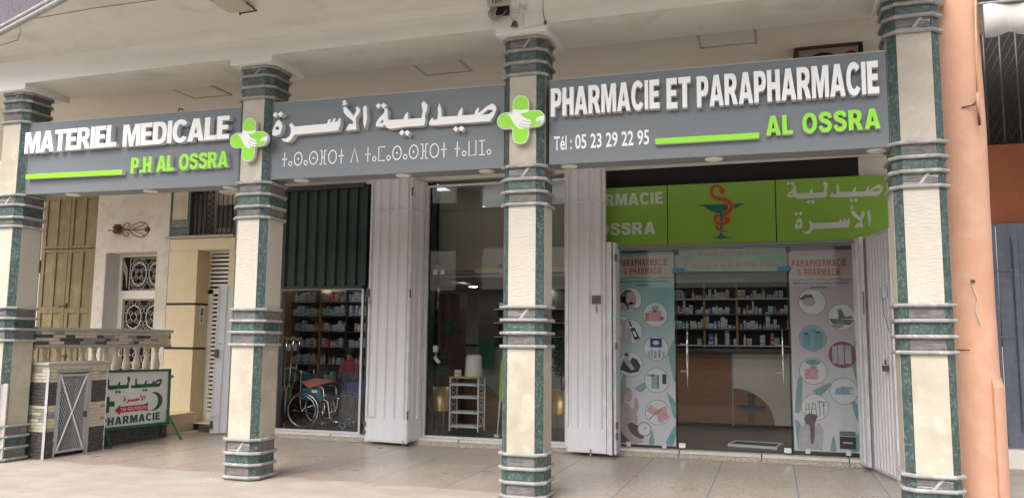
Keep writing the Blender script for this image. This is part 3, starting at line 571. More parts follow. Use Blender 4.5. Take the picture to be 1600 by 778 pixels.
# ================================================================== GREEN INNER SIGN over the pharmacy door
G = thing('pharmacy_sign', 'dull green three panel sign over the pharmacy door with bowl of Hygieia snake', 'sign')
GF = XZ(3.59)
for x0, x1 in ((-2.86, -1.417), (-1.405, .066), (.078, 1.49)):
    box('panel', 'board_green', x0, x1, 3.6, 3.7, 2.985, 3.855, G, bev=.004)
MB().box(-2.86, 1.49, 3.58, 3.72, 2.95, 2.985).build('bottom_rail', 'sign_under', G)
GG = XZ(3.598)
block_text('PHARMACIE', -2.79, -1.475, 3.59, 3.765, GG, -.004, 0, ['board_white'] * 2, G, gap=.1, joined=False)
block_text('AL OSSRA', -2.83, -1.585, 3.155, 3.33, GG, -.004, 0, ['board_white'] * 2, G, gap=.1)
arabic(SADLIYA, SAD_G, 0, 0, 0, 1, 0, 1, GG, -.004, 0, ['board_white'] * 2, G); arabic(OSRA, OSR_G, 0, 0, 0, 1, 0, 1, GG, -.004, 0, ['board_white'] * 2, G)
SNAKE = [[(-0.633, 3.689), (-0.646, 3.754), (-0.678, 3.803), (-0.726, 3.813), (-0.771, 3.791), (-0.793, 3.736), (-0.77, 3.673), (-0.717, 3.631), (-0.635, 3.611), (-0.559, 3.577), (-0.519, 3.52), (-0.532, 3.465), (-0.58, 3.418), (-0.639, 3.393)], [(-0.689, 3.392), (-0.734, 3.372), (-0.747, 3.332), (-0.724, 3.282), (-0.659, 3.264), (-0.594, 3.284), (-0.561, 3.313), (-0.575, 3.338), (-0.628, 3.344)], [(-0.727, 3.239), (-0.714, 3.199), (-0.667, 3.167), (-0.579, 3.148)]]
CHAL = [[(-1.0, 3.549), (-0.778, 3.55), (-0.565, 3.546), (-0.567, 3.467), (-0.639, 3.414), (-0.733, 3.424), (-0.804, 3.458), (-0.886, 3.515), (-0.934, 3.531)], [(-0.481, 3.543), (-0.32, 3.544), (-0.402, 3.515), (-0.483, 3.466)], [(-0.676, 3.416), (-0.643, 3.414), (-0.649, 3.114), (-0.598, 3.082), (-0.499, 3.063), (-0.657, 3.058), (-0.823, 3.063), (-0.728, 3.082), (-0.682, 3.115)]]
b = MB()
for q in CHAL: b.prism([q[::-1]], GG, -.003, 0)
b.build('chalice', ['chalice_teal'] * 2, G)
for wd, gm, dd, nm in ((1.35, 'board_green', -.004, 'snake_outline'), (1, 'snake_red', -.006, 'snake')):
    b = MB(); e_ = .014 if wd > 1 else 0
    for q, (wa, wb) in zip(SNAKE, ((.03, .05), (.045, .05), (.05, .012))):
        p = smooth_path(q, 4); n = len(p)
        if q is SNAKE[0]: ws = [(.075 if 1 < i < 5 else .03 + .028 * min(1, i / n * 1.6)) + e_ for i in range(n)]
        else: ws = [wa + (wb - wa) * i / (n - 1) + e_ for i in range(n)]
        b.prism([ribbon(p, ws)], GG, dd, 0)
    b.build(nm, [gm] * 2, G)

# ================================================================== FOLDING STEEL SHUTTER LEAVES
def leaf(T, p0, p1, z0, z1, ribs, kick=.3, split=3.64, depth=.03, edge='steel_edge', sheet='steel_grey', sub=None):
    """one leaf of a folding shutter: p0 -> p1 seen left to right from the street side"""
    p0 = Vector((*p0, 0)); p1 = Vector((*p1, 0)); d_ = (p1 - p0); L = d_.length; u = d_.normalized(); n = Vector((u.y, -u.x, 0))
    P_ = lambda x, y, z: tuple(p0 + u * x - n * y + Vector((0, 0, z)))   # y>0 goes in, away from the viewer
    def bx(b, x0, x1, y0, y1, a, c, mi=0):
        v = [P_(x, y, z) for z in (a, c) for y in (y0, y1) for x in (x0, x1)]; b.add(v, [(0, 2, 3, 1), (4, 5, 7, 6), (0, 1, 5, 4), (2, 6, 7, 3), (0, 4, 6, 2), (1, 3, 7, 5)], mi)
    f = MB(); fw_ = .035
    bx(f, 0, fw_, 0, .045, z0, z1); bx(f, L - fw_, L, 0, .045, z0, z1); bx(f, fw_, L - fw_, .003, .045, z0, z0 + .03); bx(f, fw_, L - fw_, .003, .045, z1 - .03, z1)
    Lf = T if sub is None else sub
    o = f.build('frame', edge, Lf)
    def sheet_(a, c):
        b = MB(); W = L - 2 * fw_; pr = []
        pw = W / ribs
        for i in range(ribs):
            x = fw_ + i * pw
            pr += [(x, .03), (x + pw * .22, .03), (x + pw * .34, .03 - depth), (x + pw * .78, .03 - depth), (x + pw * .9, .03)]
        pr.append((L - fw_, .03)); vs = [P_(x, y, a) for x, y in pr] + [P_(x, y, c) for x, y in pr]; k = len(pr)
        b.add(vs, [(i, i + 1, k + i + 1, k + i) for i in range(k - 1)]); return b.build('corrugated_sheet', sheet, Lf)
    zb = z0 + .03
    if kick: b = MB(); bx(b, fw_, L - fw_, -.002, .03, z0 + .03, z0 + .03 + kick); b.build('kick_plate', sheet, Lf); zb += kick
    if split and split < z1 - .2:
        sheet_(zb, split - .012); b = MB(); bx(b, fw_, L - fw_, -.006, .04, split - .014, split + .014); b.build('cross_bar', edge, Lf); sheet_(split + .012, z1 - .03)
    else: sheet_(zb, z1 - .03)
    return P_, bx
T = thing('folding_shutter', 'tall light grey folding steel shutter beside the wheelchair window', 'shutter', 'folded corrugated steel shutters')
P_, bx = leaf(T, (-6.1, 3.47), (-5.34, 3.38), .045, 4.165, 4, kick=.32)
b = MB(); bx(b, -.02, .03, -.03, 0, 2.28, 2.4); bx(b, -.015, .01, -.045, -.02, 2.3, 2.36); b.build('latch', 'steel_dark', T)
b = MB(); b.tube([P_(.05, -.01, .42), P_(.05, -.04, .42), P_(.16, -.04, .43), P_(.16, -.01, .43)], .006); b.build('pull_handle', 'steel_edge', T)
for zz in (.15, .28): b = MB(); bx(b, -.02, .02, -.02, .02, zz, zz + .06); b.build('hinge', 'steel_dark', T)
leaf(T, (-5.325, 3.4), (-5.235, 3.74), .07, 4.12, 2, kick=.3)
b = MB()
for zz in (.4, 2.25, 3.85): MB().lathe([(.013, zz), (.013, zz + .13)], (-5.332, 3.375), 8).build('hinge', 'steel_dark', T)
T = thing('folding_shutter', 'tall light grey folding steel shutter between the marble column and the pharmacy door', 'shutter', 'folded corrugated steel shutters')
P_, bx = leaf(T, (-2.875, 3.44), (-2.27, 3.35), .05, 4.14, 3, kick=.3)
b = MB(); bx(b, .42, .54, -.045, 0, 2.14, 2.26); b.build('latch', 'steel_dark', T)
b = MB(); bx(b, -.02, -.003, -.01, .04, 2.6, 4.1); b.build('side_bar', 'steel_edge', T)
for k, (xa_, ya_, yb_) in enumerate(((-2.262, 3.36, 3.72), (-2.215, 3.3, 3.72), (-2.165, 3.36, 3.72))):
    b = MB(); b.box(xa_, xa_ + .036, ya_, yb_, .045, 3.02); b.build('folded_leaf_edge', 'steel_edge', T)
b = MB()
for zz in (.25, .4, 1.5, 2.75): box('hinge', 'steel_dark', -2.13, -2.11, 3.33, 3.4, zz, zz + .09, T)
b = MB(); b.tube([(-2.125, 3.36, 2.35), (-2.125, 3.36, 1.96), (-1.98, 3.36, 1.93)], .007); b.build('hook_rod', 'steel_edge', T)
T = thing('folding_shutter', 'grey ribbed steel shutter folded outward beside the column next to the orange one', 'shutter', 'folded corrugated steel shutters')
P_, bx = leaf(T, (1.13, 3.6), (1.345, 2.56), .03, 3.0, 9, kick=0, split=None, depth=.022)
b = MB(); bx(b, .8, .93, -.05, .0, 2.16, 2.3); bx(b, .76, .81, -.03, .0, 2.2, 2.26); b.build('latch', 'steel_edge', T)
b = MB(); bx(b, .84, .9, -.06, 0, 1.28, 1.35); bx(b, .86, .88, -.04, -.02, 1.36, 1.42); b.build('padlock', 'steel_dark', T)
b = MB(); b.tube([P_(.86, -.03, 2.16), P_(.93, -.04, 1.95), P_(1.02, -.02, 1.75)], .005, 5); b.build('cord', 'cable', T)
leaf(T, (1.03, 3.66), (1.1, 3.36), .05, 3.0, 2, kick=0, split=None, depth=.02)
for zz in (.35, 2.3, 2.8): MB().lathe([(.012, zz), (.012, zz + .12)], (1.115, 3.4), 8).build('hinge', 'steel_dark', T)
MB().tube([(1.12, 3.36, 1.98), (1.12, 3.36, 2.28)], .006).build('bolt_rod', 'rust', T)

mat('rust_run', (.3, .17, .1), .8, c2=(.5, .4, .33), sc_=14, amt=.8)
rr = random.Random(4)
for TS, pts in (([o for o in col.objects if o.name == 'folding_shutter'][0], [(-6.07, 3.462, 2.26, .05), (-6.07, 3.462, .33, .03), (-5.4, 3.38, .1, .04)]), ([o for o in col.objects if o.name == 'folding_shutter.001'][0], [(-2.4, 3.352, 2.12, .05), (-2.86, 3.432, .12, .03), (-2.5, 3.375, .1, .05)])):
    for x_, y_, z_, q_ in pts:
        l_ = [(x_ + q_ * math.cos(a_) * rr.uniform(.3, .8) * .5, z_ - .04 + q_ * 1.6 * math.sin(a_) * rr.uniform(.6, 1)) for a_ in [k * .6283 for k in range(10)]]
        MB().prism([l_], XZ(y_ - .006), -.001, 0, 0, 0).build('rust_stain', 'rust_run', TS)
# green roller shutter, half down over the first window
T = thing('roller_shutter', 'dark green ribbed roller shutter half lowered over the wheelchair window', 'shutter')
b = MB(); x = -7.95; pr = []
while x < -6.3: pr += [(x, 3.73), (x + .06, 3.73), (x + .085, 3.69), (x + .15, 3.69), (x + .175, 3.73)]; x += .19
k = len(pr); b.add([(x, y, 2.47) for x, y in pr] + [(x, y, 4.14) for x, y in pr], [(i, i + 1, k + i + 1, k + i) for i in range(k - 1)]); b.build('ribbed_curtain', 'shutter_green', T)
box('bottom_rail', 'shutter_green', -7.95, -6.32, 3.675, 3.74, 2.43, 2.475, T); box('housing', 'dark_trim', -7.95, -6.32, 3.64, 3.8, 4.08, 4.16, T)

# ================================================================== SHOP FRONT GLAZING
def window(label, x0, x1, z0, z1, y=3.76, w_=.035):
    T = thing('shop_window', label, 'window', 'large panes of the pharmacy front')
    f = MB(); f.box(x0, x0 + w_, y - .02, y + .03, z0, z1); f.box(x1 - w_, x1, y - .02, y + .03, z0, z1); f.box(x0 + w_, x1 - w_, y - .02, y + .03, z0, z0 + w_); f.box(x0 + w_, x1 - w_, y - .02, y + .03, z1 - w_, z1)
    f.build('frame', 'alu', T); MB().add([(x0 + w_, y, z0 + w_), (x1 - w_, y, z0 + w_), (x1 - w_, y, z1 - w_), (x0 + w_, y, z1 - w_)], [(0, 1, 2, 3)]).build('pane', 'glass', T); return T
window('shop window with wheelchair and crutches behind it, under the green roller shutter', -7.93, -6.33, .105, 2.45)
t = window('tall shop window with plants and white trolley, behind the marble column', -5.24, -2.93, .105, 4.07)
box('floor_socket', 'steel_edge', -4.62, -4.56, 3.72, 3.75, .11, .14, t)
# pharmacy door: two fixed lights with posters, two glass leaves
D = thing('glass_door', 'frameless glass pharmacy entrance with two steel pull handles', 'door')
Y = 3.76
box('head_rail', 'alu', -2.2, 1.12, Y - .025, Y + .025, 2.94, 2.985, D)
MB().add([(-1.345, Y - .012, 2.6), (.22, Y - .012, 2.6), (.22, Y - .012, 2.94), (-1.345, Y - .012, 2.94)], [(0, 1, 2, 3)]).build('transom_pane', 'glass', D)
for a, c in ((-1.34, -.555), (-.548, .215)):
    lf = MB().add([(a, Y, .13), (c, Y, .13), (c, Y, 2.595), (a, Y, 2.595)], [(0, 1, 2, 3)]).build('door_leaf', 'glass', D)
    hx = a + .165 if a < -1 else c - .105
    for yy in (-.05, .05):
        h = MB(); h.tube([(hx, Y + yy, .98), (hx, Y + yy, 1.2), (hx, Y + yy, 1.3), (hx, Y + yy, 1.38), (hx, Y + yy, 1.48), (hx, Y + yy, 1.58), (hx, Y + yy, 1.8)], [.007, .009, .014, .021, .014, .009, .007], 10); h.build('pull_handle', 'chrome', D)
    h = MB()
    for zz in (1.2, 1.58): h.tube([(hx, Y - .05, zz), (hx, Y + .05, zz)], .007); h.box(hx - .1, hx, Y - .008, Y + .008, zz - .007, zz + .007)
    h.build('handle_bracket', 'chrome', D)
    ex = a if a < -1 else c; s_ = 1 if a < -1 else -1
    box('edge_seal', 'black_void', ex + (.005 if s_ > 0 else -.02), ex + (.02 if s_ > 0 else -.005), Y - .012, Y + .012, .13, 2.6, D)
    box('patch_fitting', 'chrome', min(ex + s_ * .03, ex + s_ * .12), max(ex + s_ * .03, ex + s_ * .12), Y - .02, Y + .02, .135, .2, D)
    box('pivot_fitting', 'clamp_blue', ex - .03 if s_ > 0 else ex - .14, ex + .14 if s_ > 0 else ex + .03, Y - .02, Y + .02, 2.6, 2.66, D)
for a in (-1.34, .19): box('top_clamp', 'steel_dark', a, a + .06, Y - .03, Y + .01, 2.86, 2.93, D)
# printed header film
HD = thing('header_poster', 'green film reading PHARMACIE & PARAPHARMACIE across the top of the glass door', 'poster')
MB().add([(-1.33, 3.775, 2.625), (.2, 3.775, 2.6), (.2, 3.775, 2.935), (-1.33, 3.775, 2.935)], [(0, 1, 2, 3)]).build('film', 'print_header', HD)
HF = XZ(3.775)
for txt, a, c, e1, e2 in (('PHARMACIE', -1.0, -.13, 2.835, 2.895), ('&', -.62, -.56, 2.765, 2.815), ('PARAPHARMACIE', -1.2, .05, 2.668, 2.728)):
    block_text(txt, a, c, e1, e2, HF, -.004, -.001, ['print_redpale'] * 2, HD, joined=True, gap=.28, name='lettering')

def poster(label, x0, x1, z0, z1, ink, discs, r, kinds, tx):
    T = thing('poster', label, 'poster', 'posters on the glass beside the door'); f = XZ(3.775)
    zt = (z1 - z0)
    MB().add([(x0, 3.776, z0), (x1, 3.776, z0), (x1, 3.776, z1), (x0, 3.776, z1)], [(0, 1, 2, 3)]).build('sheet', ink, T)
    MB().add([(x0, 3.79, z0), (x1, 3.79, z0), (x1, 3.79, z1), (x0, 3.79, z1)], [(0, 3, 2, 1)]).build('backing', 'shelf_dark', T)
    MB().add([(x0 - .0, 3.745, z0 - .03), (x1, 3.745, z0 - .03), (x1, 3.745, 2.93), (x0, 3.745, 2.93)], [(0, 1, 2, 3)]).build('glass_pane', 'glass', T)
    # torn-edge heading band
    rr = random.Random(3 if x0 < -1 else 5); n = 22; top = [(x0 + (x1 - x0) * i / n, tx[0] + rr.uniform(-.012, .012)) for i in range(n + 1)]; bot = [(x0 + (x1 - x0) * i / n, tx[1] + rr.uniform(-.014, .014)) for i in range(n + 1)]
    MB().prism([bot + top[::-1]], f, -.002, 0).build('heading_band', ['print_label'] * 2, T)
    b = MB(); b.prism([ribbon([(x, z - .004) for x, z in bot], .012)], f, -.003, -.0005); b.build('torn_edge', ['print_stone'] * 2, T)
    a, c = x0 + .04, x1 - .1
    block_text('PARAPHARMACIE', a, c, tx[2], tx[3], f, -.005, -.002, ['print_red'] * 2, T, joined=True, gap=.14, name='lettering'); block_text('& PHARMACIE', a + .07, c - .07, tx[4], tx[5], f, -.005, -.002, ['print_red'] * 2, T, joined=True, gap=.14, name='lettering')
    font_text('Matériel et Consommable Cosmétique', a + .01, c + .02, tx[6], tx[6] + .035, f, -.004, 'small_print', 'print_black', T, .006); font_text('Huils Essentiels', a + .24, c - .25, tx[6] - .055, tx[6] - .02, f, -.004, 'small_print', 'print_black', T, .006)
    def P2(q, mm, d=-.004): 
        bb = MB()
        for l in q: bb.prism([l], f, d, d + .0015, 0, 0)
        bb.build('print', [mm], T)
    def clip(l, cx, cz): 
        o = []
        for x, z in l:
            k = math.hypot(x, z); s_ = min(1, .96 * r / k) if k > 0 else 1; o.append((cx + x * s_, cz + z * s_))
        return o
    rect = lambda x_, z_, w2, h2: [(x_ - w2, z_ - h2), (x_ + w2, z_ - h2), (x_ + w2, z_ + h2), (x_ - w2, z_ + h2)]
    for (cx, cz), kd in zip(discs, kinds):
        MB().prism([circ(cx, cz, r, 40)], f, -.0025, -.0005).build('photo_ring', ['print_ring'] * 2, T); MB().prism([circ(cx, cz, r * .965, 40)], f, -.0035, -.0025).build('photo_disc', ['print_mauve' if kd == 'tubes' else 'print_white'] * 2, T)
        C = lambda L_: [clip(l, cx, cz) for l in L_]
        if kd == 'face': P2(C([circ(-.03, .0, .12, 20, .15), rect(-.1, -.05, .04, .1)]), 'print_hair'); P2(C([circ(.015, .02, .068, 20, .095), rect(.02, -.09, .035, .05)]), 'print_skin', -.005); P2(C([circ(-.09, -.12, .045, 10), circ(-.11, -.07, .03, 8)]), 'print_pink', -.006); P2(C([circ(.08, -.14, .07, 10, .03)]), 'print_dress', -.0055); P2(C([rect(-.015, .03, .014, .004), rect(.04, .03, .014, .004)]), 'print_hair', -.0065); P2(C([rect(.012, -.035, .016, .005)]), 'print_red', -.0065)
        if kd == 'pinkflask': P2(C([rect(-.0, -.02, .085, .075), rect(0, .07, .03, .03)]), 'print_pink'); P2(C([rect(-.12, -.03, .03, .06), circ(.1, -.05, .03, 8)]), 'print_redpale'); P2(C([rect(0, .1, .05, .03)]), 'print_blue', -.0038)
        if kd == 'bottles': P2(C([rect(-.12, 0, .05, .16)]), 'print_skin'); P2(C([[(.0, .04), (.06, .06), (.14, -.1), (.06, -.13)], [(.0, .07), (-.03, .15), (-.01, .16), (.03, .07)]]), 'print_black', -.005); P2(C([rect(-.02, -.06, .035, .11)]), 'print_dress'); P2(C([[(.03, 0), (.06, .01), (.1, -.07), (.06, -.08)]]), 'print_white', -.006)
        if kd == 'wipes': P2(C([rect(.0, .08, .085, .065)]), 'print_navy'); P2(C([circ(0, .08, .045, 16, .03)]), 'print_white', -.005); P2(C([rect(-.11, -.09, .018, .05), rect(-.06, -.08, .015, .06), rect(-.01, -.09, .02, .05), rect(.05, -.08, .018, .06), rect(.11, -.09, .016, .045)]), 'print_blue')
        if kd == 'sitting': P2(C([[(-.15, -.08), (-.1, .08), (-.02, .02), (.03, .1), (.1, .07), (.15, -.02), (.12, -.1), (0, -.13)]]), 'print_black'); P2(C([circ(-.05, .12, .035, 12), [(-.12, .1), (-.03, .08), (.06, -.06), (.02, -.09), (-.06, 0)]]), 'print_dress', -.005); P2(C([circ(-.055, .14, .032, 12, .02)]), 'print_black', -.006)
        if kd == 'boxes': P2(C([rect(-.02, -.02, .055, .1), rect(-.09, .07, .05, .015)]), 'print_blue'); P2(C([rect(.02, -.02, .006, .1), rect(.11, .02, .03, .07)]), 'print_black', -.005)
        if kd == 'hands': P2(C([[(-.16, .02), (-.1, .12), (.02, .02), (-.0, -.05), (-.1, -.02)], [(.0, .04), (.12, .1), (.16, -.06), (.06, -.15), (.0, -.12)]]), 'print_pink'); P2(C([ribbon([(-.12, -.1), (-.02, .0), (.06, .04)], .012)]), 'print_hair', -.005)
        if kd == 'sleep': P2(C([[(-.17, .03), (-.1, .1), (0, .1), (.03, .03), (-.03, -.0), (-.1, .02)]]), 'print_hair'); P2(C([circ(-.04, .0, .085, 18, .06)]), 'print_skin', -.005); P2(C([[(-.17, -.05), (.0, -.1), (.12, .06), (.17, .02), (.1, -.14), (-.1, -.16)]]), 'print_white', -.006)
        if kd == 'stones': P2(C([[(-.05, .1), (.0, .11), (.05, 0), (.12, .02), (.15, -.02), (-.04, -.03)], [(-.17, -.02), (.17, -.04), (.1, -.11), (-.12, -.09)]]), 'print_stone'); P2(C([circ(-.06, -.12, .08, 12, .03)]), 'print_leaf', -.005)
        if kd == 'cloth': P2(C([circ(0, 0, .17, 20)]), 'print_blue'); P2(C([rect(-.08, -.03, .05, .08), rect(.07, -.02, .055, .09), circ(0, .1, .06, 10, .03)]), 'print_teal', -.005); P2(C([rect(-.08, .06, .025, .012), rect(.07, .08, .03, .01)]), 'print_black', -.006)
        if kd == 'tubes': P2(C([rect(-.1, -.0, .035, .12), rect(-.02, -.0, .035, .13), rect(.07, .0, .04, .12)]), 'print_dress')
        if kd == 'pinkbag': P2(C([rect(-.02, -.04, .085, .07), circ(-.0, .05, .05, 12, .03)]), 'print_pink'); P2(C([circ(.0, .12, .1, 12, .04)]), 'print_teal')
        if kd == 'glove': P2(C([[(-.12, -.05), (-.1, .03), (-.02, .06), (.12, .05), (.13, .03), (.05, .02), (.14, .0), (.05, -.01), (.13, -.035), (.0, -.05)]]), 'print_blue')
        if kd == 'aids': P2(C([ribbon(l, .008) for l in ([(-.13, -.12), (-.11, .05), (-.08, .05), (-.07, -.12)], [(-.12, -.03), (-.08, -.03)], [(-.05, -.1), (-.03, .06), (.0, .06), (.02, -.1)], [(-.04, -.02), (.01, -.02)], [(.06, -.12), (.06, .08)], [(.03, .08), (.09, .08)], [(.11, -.11), (.11, .07)], [(.08, .07), (.14, .07)], [(.09, .03), (.13, .03)])]), 'print_black')
    for l, mm in (([(x0 + .02, z0 + .5), (x0 + .06, z0 + .9), (x0 + .13, z0 + 1.0), (x0 + .1, z0 + .55)], 'print_leaf'), ([(x1 - .16, z0 + .02), (x1 - .02, z0 + .28), (x1 - .0, z0 + .2), (x1 - .04, z0 + .02)], 'print_teal'), ([(x1 - .12, z0 + .75), (x1 - .03, z0 + .4), (x1 - .0, z0 + .42), (x1 - .0, z0 + .6)], 'print_teal'), ([(x1 - .1, z0 + 1.3), (x1 - .02, z0 + .9), (x1, z0 + 1.0), (x1, z0 + 1.5)], 'print_leaf'), ([(x0 + .25, z0 + .8), (x0 + .5, z0 + .92), (x0 + .36, z0 + .74)], 'print_leaf'), ([(x0 + .45, z0 + .02), (x0 + .5, z0 + .22), (x0 + .53, z0 + .02)], 'print_leaf'), ([(x0 + .05, z0 + .02), (x0 + .02, z0 + .4), (x0 + .1, z0 + .3)], 'print_teal')):
        MB().prism([smooth_path(l + [l[0]], 3)[:-1]], f, -.0022, -.0004, 0, 0).build('print', [mm], T)
    for cx in (x0 + .17, x1 - .16): box('glass_clamp', 'alu', cx - .03, cx + .03, 3.73, 3.745, z0 - .03, z0 + .035, T)
    return T, P2
T, P2 = poster('teal and white beauty poster left of the glass door, woman holding a scale', -2.19, -1.352, .15, 2.9, 'poster_teal', [(-1.994, 2.22), (-1.624, 2.0), (-1.988, 1.758), (-1.62, 1.517), (-1.992, 1.282), (-1.616, 1.062), (-1.607, 0.61)], .178, ['face', 'pinkflask', 'bottles', 'wipes', 'sitting', 'boxes', 'hands'], (2.86, 2.54, 2.71, 2.81, 2.59, 2.685, 2.47))
P2([smooth_path([(-2.06, .75), (-2.0, .68), (-1.9, .56), (-1.9, .45), (-1.96, .4), (-1.95, .25), (-1.9, .16), (-2.15, .16), (-2.17, .4), (-2.16, .62), (-2.1, .72)], 3)], 'print_skin')
P2([circ(-2.03, .83, .065, 18, .085)], 'print_skin', -.005); P2([smooth_path([(-2.12, .74), (-2.14, .85), (-2.1, .94), (-2.02, .95), (-1.97, .9), (-2.03, .9), (-2.08, .84), (-2.09, .74)], 3)], 'print_blonde', -.006)
P2([smooth_path([(-2.0, .64), (-1.93, .56), (-1.88, .66), (-1.9, .8), (-1.94, .79), (-1.94, .68), (-1.95, .66)], 3)], 'print_skin', -.006)
P2([[(-2.16, .3), (-2.0, .46), (-1.84, .4), (-1.8, .24), (-2.0, .2), (-2.1, .17), (-2.17, .17)]], 'print_hair', -.006); P2([circ(-1.8, .37, .1, 28)], 'print_stone', -.0065); P2([circ(-1.8, .37, .088, 28)], 'print_white', -.007); P2([ribbon([(-1.8, .37), (-1.76, .4)], .008)], 'print_black', -.0075)
P2([smooth_path([(-2.15, .5), (-2.08, .5), (-1.98, .3), (-1.83, .22), (-1.83, .18), (-1.98, .18), (-2.12, .3)], 3)], 'print_skin', -.008)
T, P2 = poster('pink and white beauty poster right of the glass door, beside the ribbed shutter', .225, 1.06, .17, 2.88, 'poster_pink', [(0.512, 2.172), (0.88, 1.966), (0.505, 1.679), (0.874, 1.46), (0.496, 1.235), (0.874, 0.979), (0.505, 0.752)], .178, ['sleep', 'stones', 'cloth', 'tubes', 'pinkbag', 'glove', 'aids'], (2.8, 2.48, 2.655, 2.755, 2.53, 2.63, 2.415))
P2([smooth_path([(.28, .18), (.3, .45), (.42, .55), (.5, .5), (.54, .55), (.6, .45), (.58, .2)], 3)], 'print_dress'); P2([circ(.44, .56, .07, 16, .06)], 'print_skin', -.005); P2([smooth_path([(.36, .6), (.42, .67), (.54, .64), (.5, .56), (.48, .3), (.44, .28), (.43, .5), (.38, .52)], 3)], 'print_hair', -.006)
P2([[(.8, .22), (1.0, .22), (1.0, .38), (.8, .38)]], 'print_black', -.005); P2([[(.8, .39), (1.0, .39), (1.0, .45), (.8, .45)]], 'print_stone', -.005); P2([[(.84, .29), (.96, .29), (.96, .31), (.84, .31)]], 'print_label', -.006)

# ================================================================== SHOP INTERIOR
wall('shop_floor', 'shop_floor', -9.5, 2.4, 3.86, 12, -.05, .1)
for i in range(14):                                         # boards near the door
    for j in range(3):
        x = -1.7 + j * 1.25 + (.6 if i % 2 else 0)
wall('shop_back_wall', 'shop_wall', -9.5, 2.4, 9.6, 9.8, 0, 4.2)
wall('shop_side_wall', 'shop_wall', 2.2, 2.4, 3.95, 9.6, 0, 4.2)
wall('shop_side_wall', 'shop_wall', -9.7, -9.5, 4.95, 9.6, 0, 4.2)
wall('shop_side_wall', 'shop_wall', -8.86, -8.76, 3.98, 4.95, 0, 4.2)
wall('shop_side_wall', 'shop_wall', -9.5, -8.86, 4.95, 5.0, 0, 4.2)
wall('shop_ceiling', 'shop_ceiling', -2.95, 2.4, 3.97, 9.6, 3.0, 3.1)
wall('shop_ceiling', 'shop_ceiling', -8.75, -5.3, 3.97, 9.6, 2.75, 2.85)
wall('shop_ceiling', 'shop_ceiling', -5.3, -2.95, 3.97, 9.6, 4.2, 4.3)
wall('mezzanine_front', 'shop_wall', -5.52, -2.9, 4.9, 5.0, 2.72, 3.88)
wall('mezzanine_front', 'shop_wall', -5.5, -4.75, 4.88, 5.0, 3.86, 4.2)
wall('mezzanine_floor', 'shop_ceiling', -5.5, -2.9, 4.9, 9.6, 2.68, 2.74)
wall('partition', 'shutter_green', -6.3, -5.25, 3.96, 4.15, 0, 4.2)
wall('partition', 'mirror_dark', -5.9, -5.52, 4.86, 4.96, .1, 4.2)
DLB = ['middle downlight nearest the glass above the pharmacy door', 'downlight just right of and behind the middle one above the pharmacy door', 'farthest middle downlight above the counter', 'downlight over the left end of the counter', 'downlight nearest the glass behind the left poster', 'downlight over the right end of the counter', 'downlight nearest the glass behind the right poster', 'leftmost downlight over the curved desk', 'nearest downlight over the curved desk behind the column', 'farthest downlight near the jar shelves', 'downlight at the left end above the product shelves behind the wheelchair', 'downlight nearer the glass above the wheelchair']
i = 0
for x, y, z in ((-.86, 5.2, 3.0), (-.71, 6.2, 3.0), (-.89, 7.7, 3.0), (-2.04, 7.5, 3.0), (-2.02, 5.1, 3.0), (.52, 7.6, 3.0), (.51, 5.2, 3.0), (-5.7, 7.1, 2.68), (-4.2, 6.4, 2.68), (-4.4, 7.9, 2.68), (-8.4, 6.2, 2.75), (-7.4, 5.2, 2.75)):
    lab = DLB[i]; i += 1
    T = thing('ceiling_downlight', lab, 'downlight', 'ceiling downlights in the shop'); MB().lathe([(.085, z - .012), (.1, z - .008), (.1, z + .001)], (x, y), 20, caps=False).build('rim', 'acrylic_white', T); MB().lathe([(.0, z - .009), (.088, z - .0085)], (x, y), 20, caps=False).build('lens', 'downlight', T)
# counter with quarter-circle and cross
T = thing('sales_counter', 'wood and white pharmacy counter with quarter circle and dark cross, behind the door', 'counter')
box('wood_panel', 'shop_wood', -2.6, -.745, 7.3, 7.6, .16, 1.42, T); box('white_panel', 'counter_white', -.72, 1.3, 7.3, 7.6, .16, 1.42, T); box('joint_trim', 'shelf_edge', -.745, -.72, 7.28, 7.6, .13, 1.43, T)
box('counter_top', 'counter_top', -2.7, 1.4, 7.15, 7.9, 1.43, 1.5, T); box('plinth', 'black_void', -2.6, 1.3, 7.34, 7.6, .1, .16, T)
CF = XZ(7.3); q = [(-.72, .16)] + [(-.72 + .7 * math.cos(R(a)), .16 + .63 * math.sin(R(a))) for a in range(0, 91, 6)]
MB().prism([q], CF, -.008, 0).build('wood_quarter_circle', ['shop_wood'] * 2, T)
MB().prism([[(-.47, .2), (-.35, .2), (-.35, .4), (-.18, .4), (-.18, .5), (-.35, .5), (-.35, .7), (-.47, .7), (-.47, .5), (-.66, .5), (-.66, .4), (-.47, .4)]], CF, -.02, -.006).build('cross', ['cross_teal'] * 2, T)
for i in range(6):                                         # dark window film shelves under the counter top edge
    pass
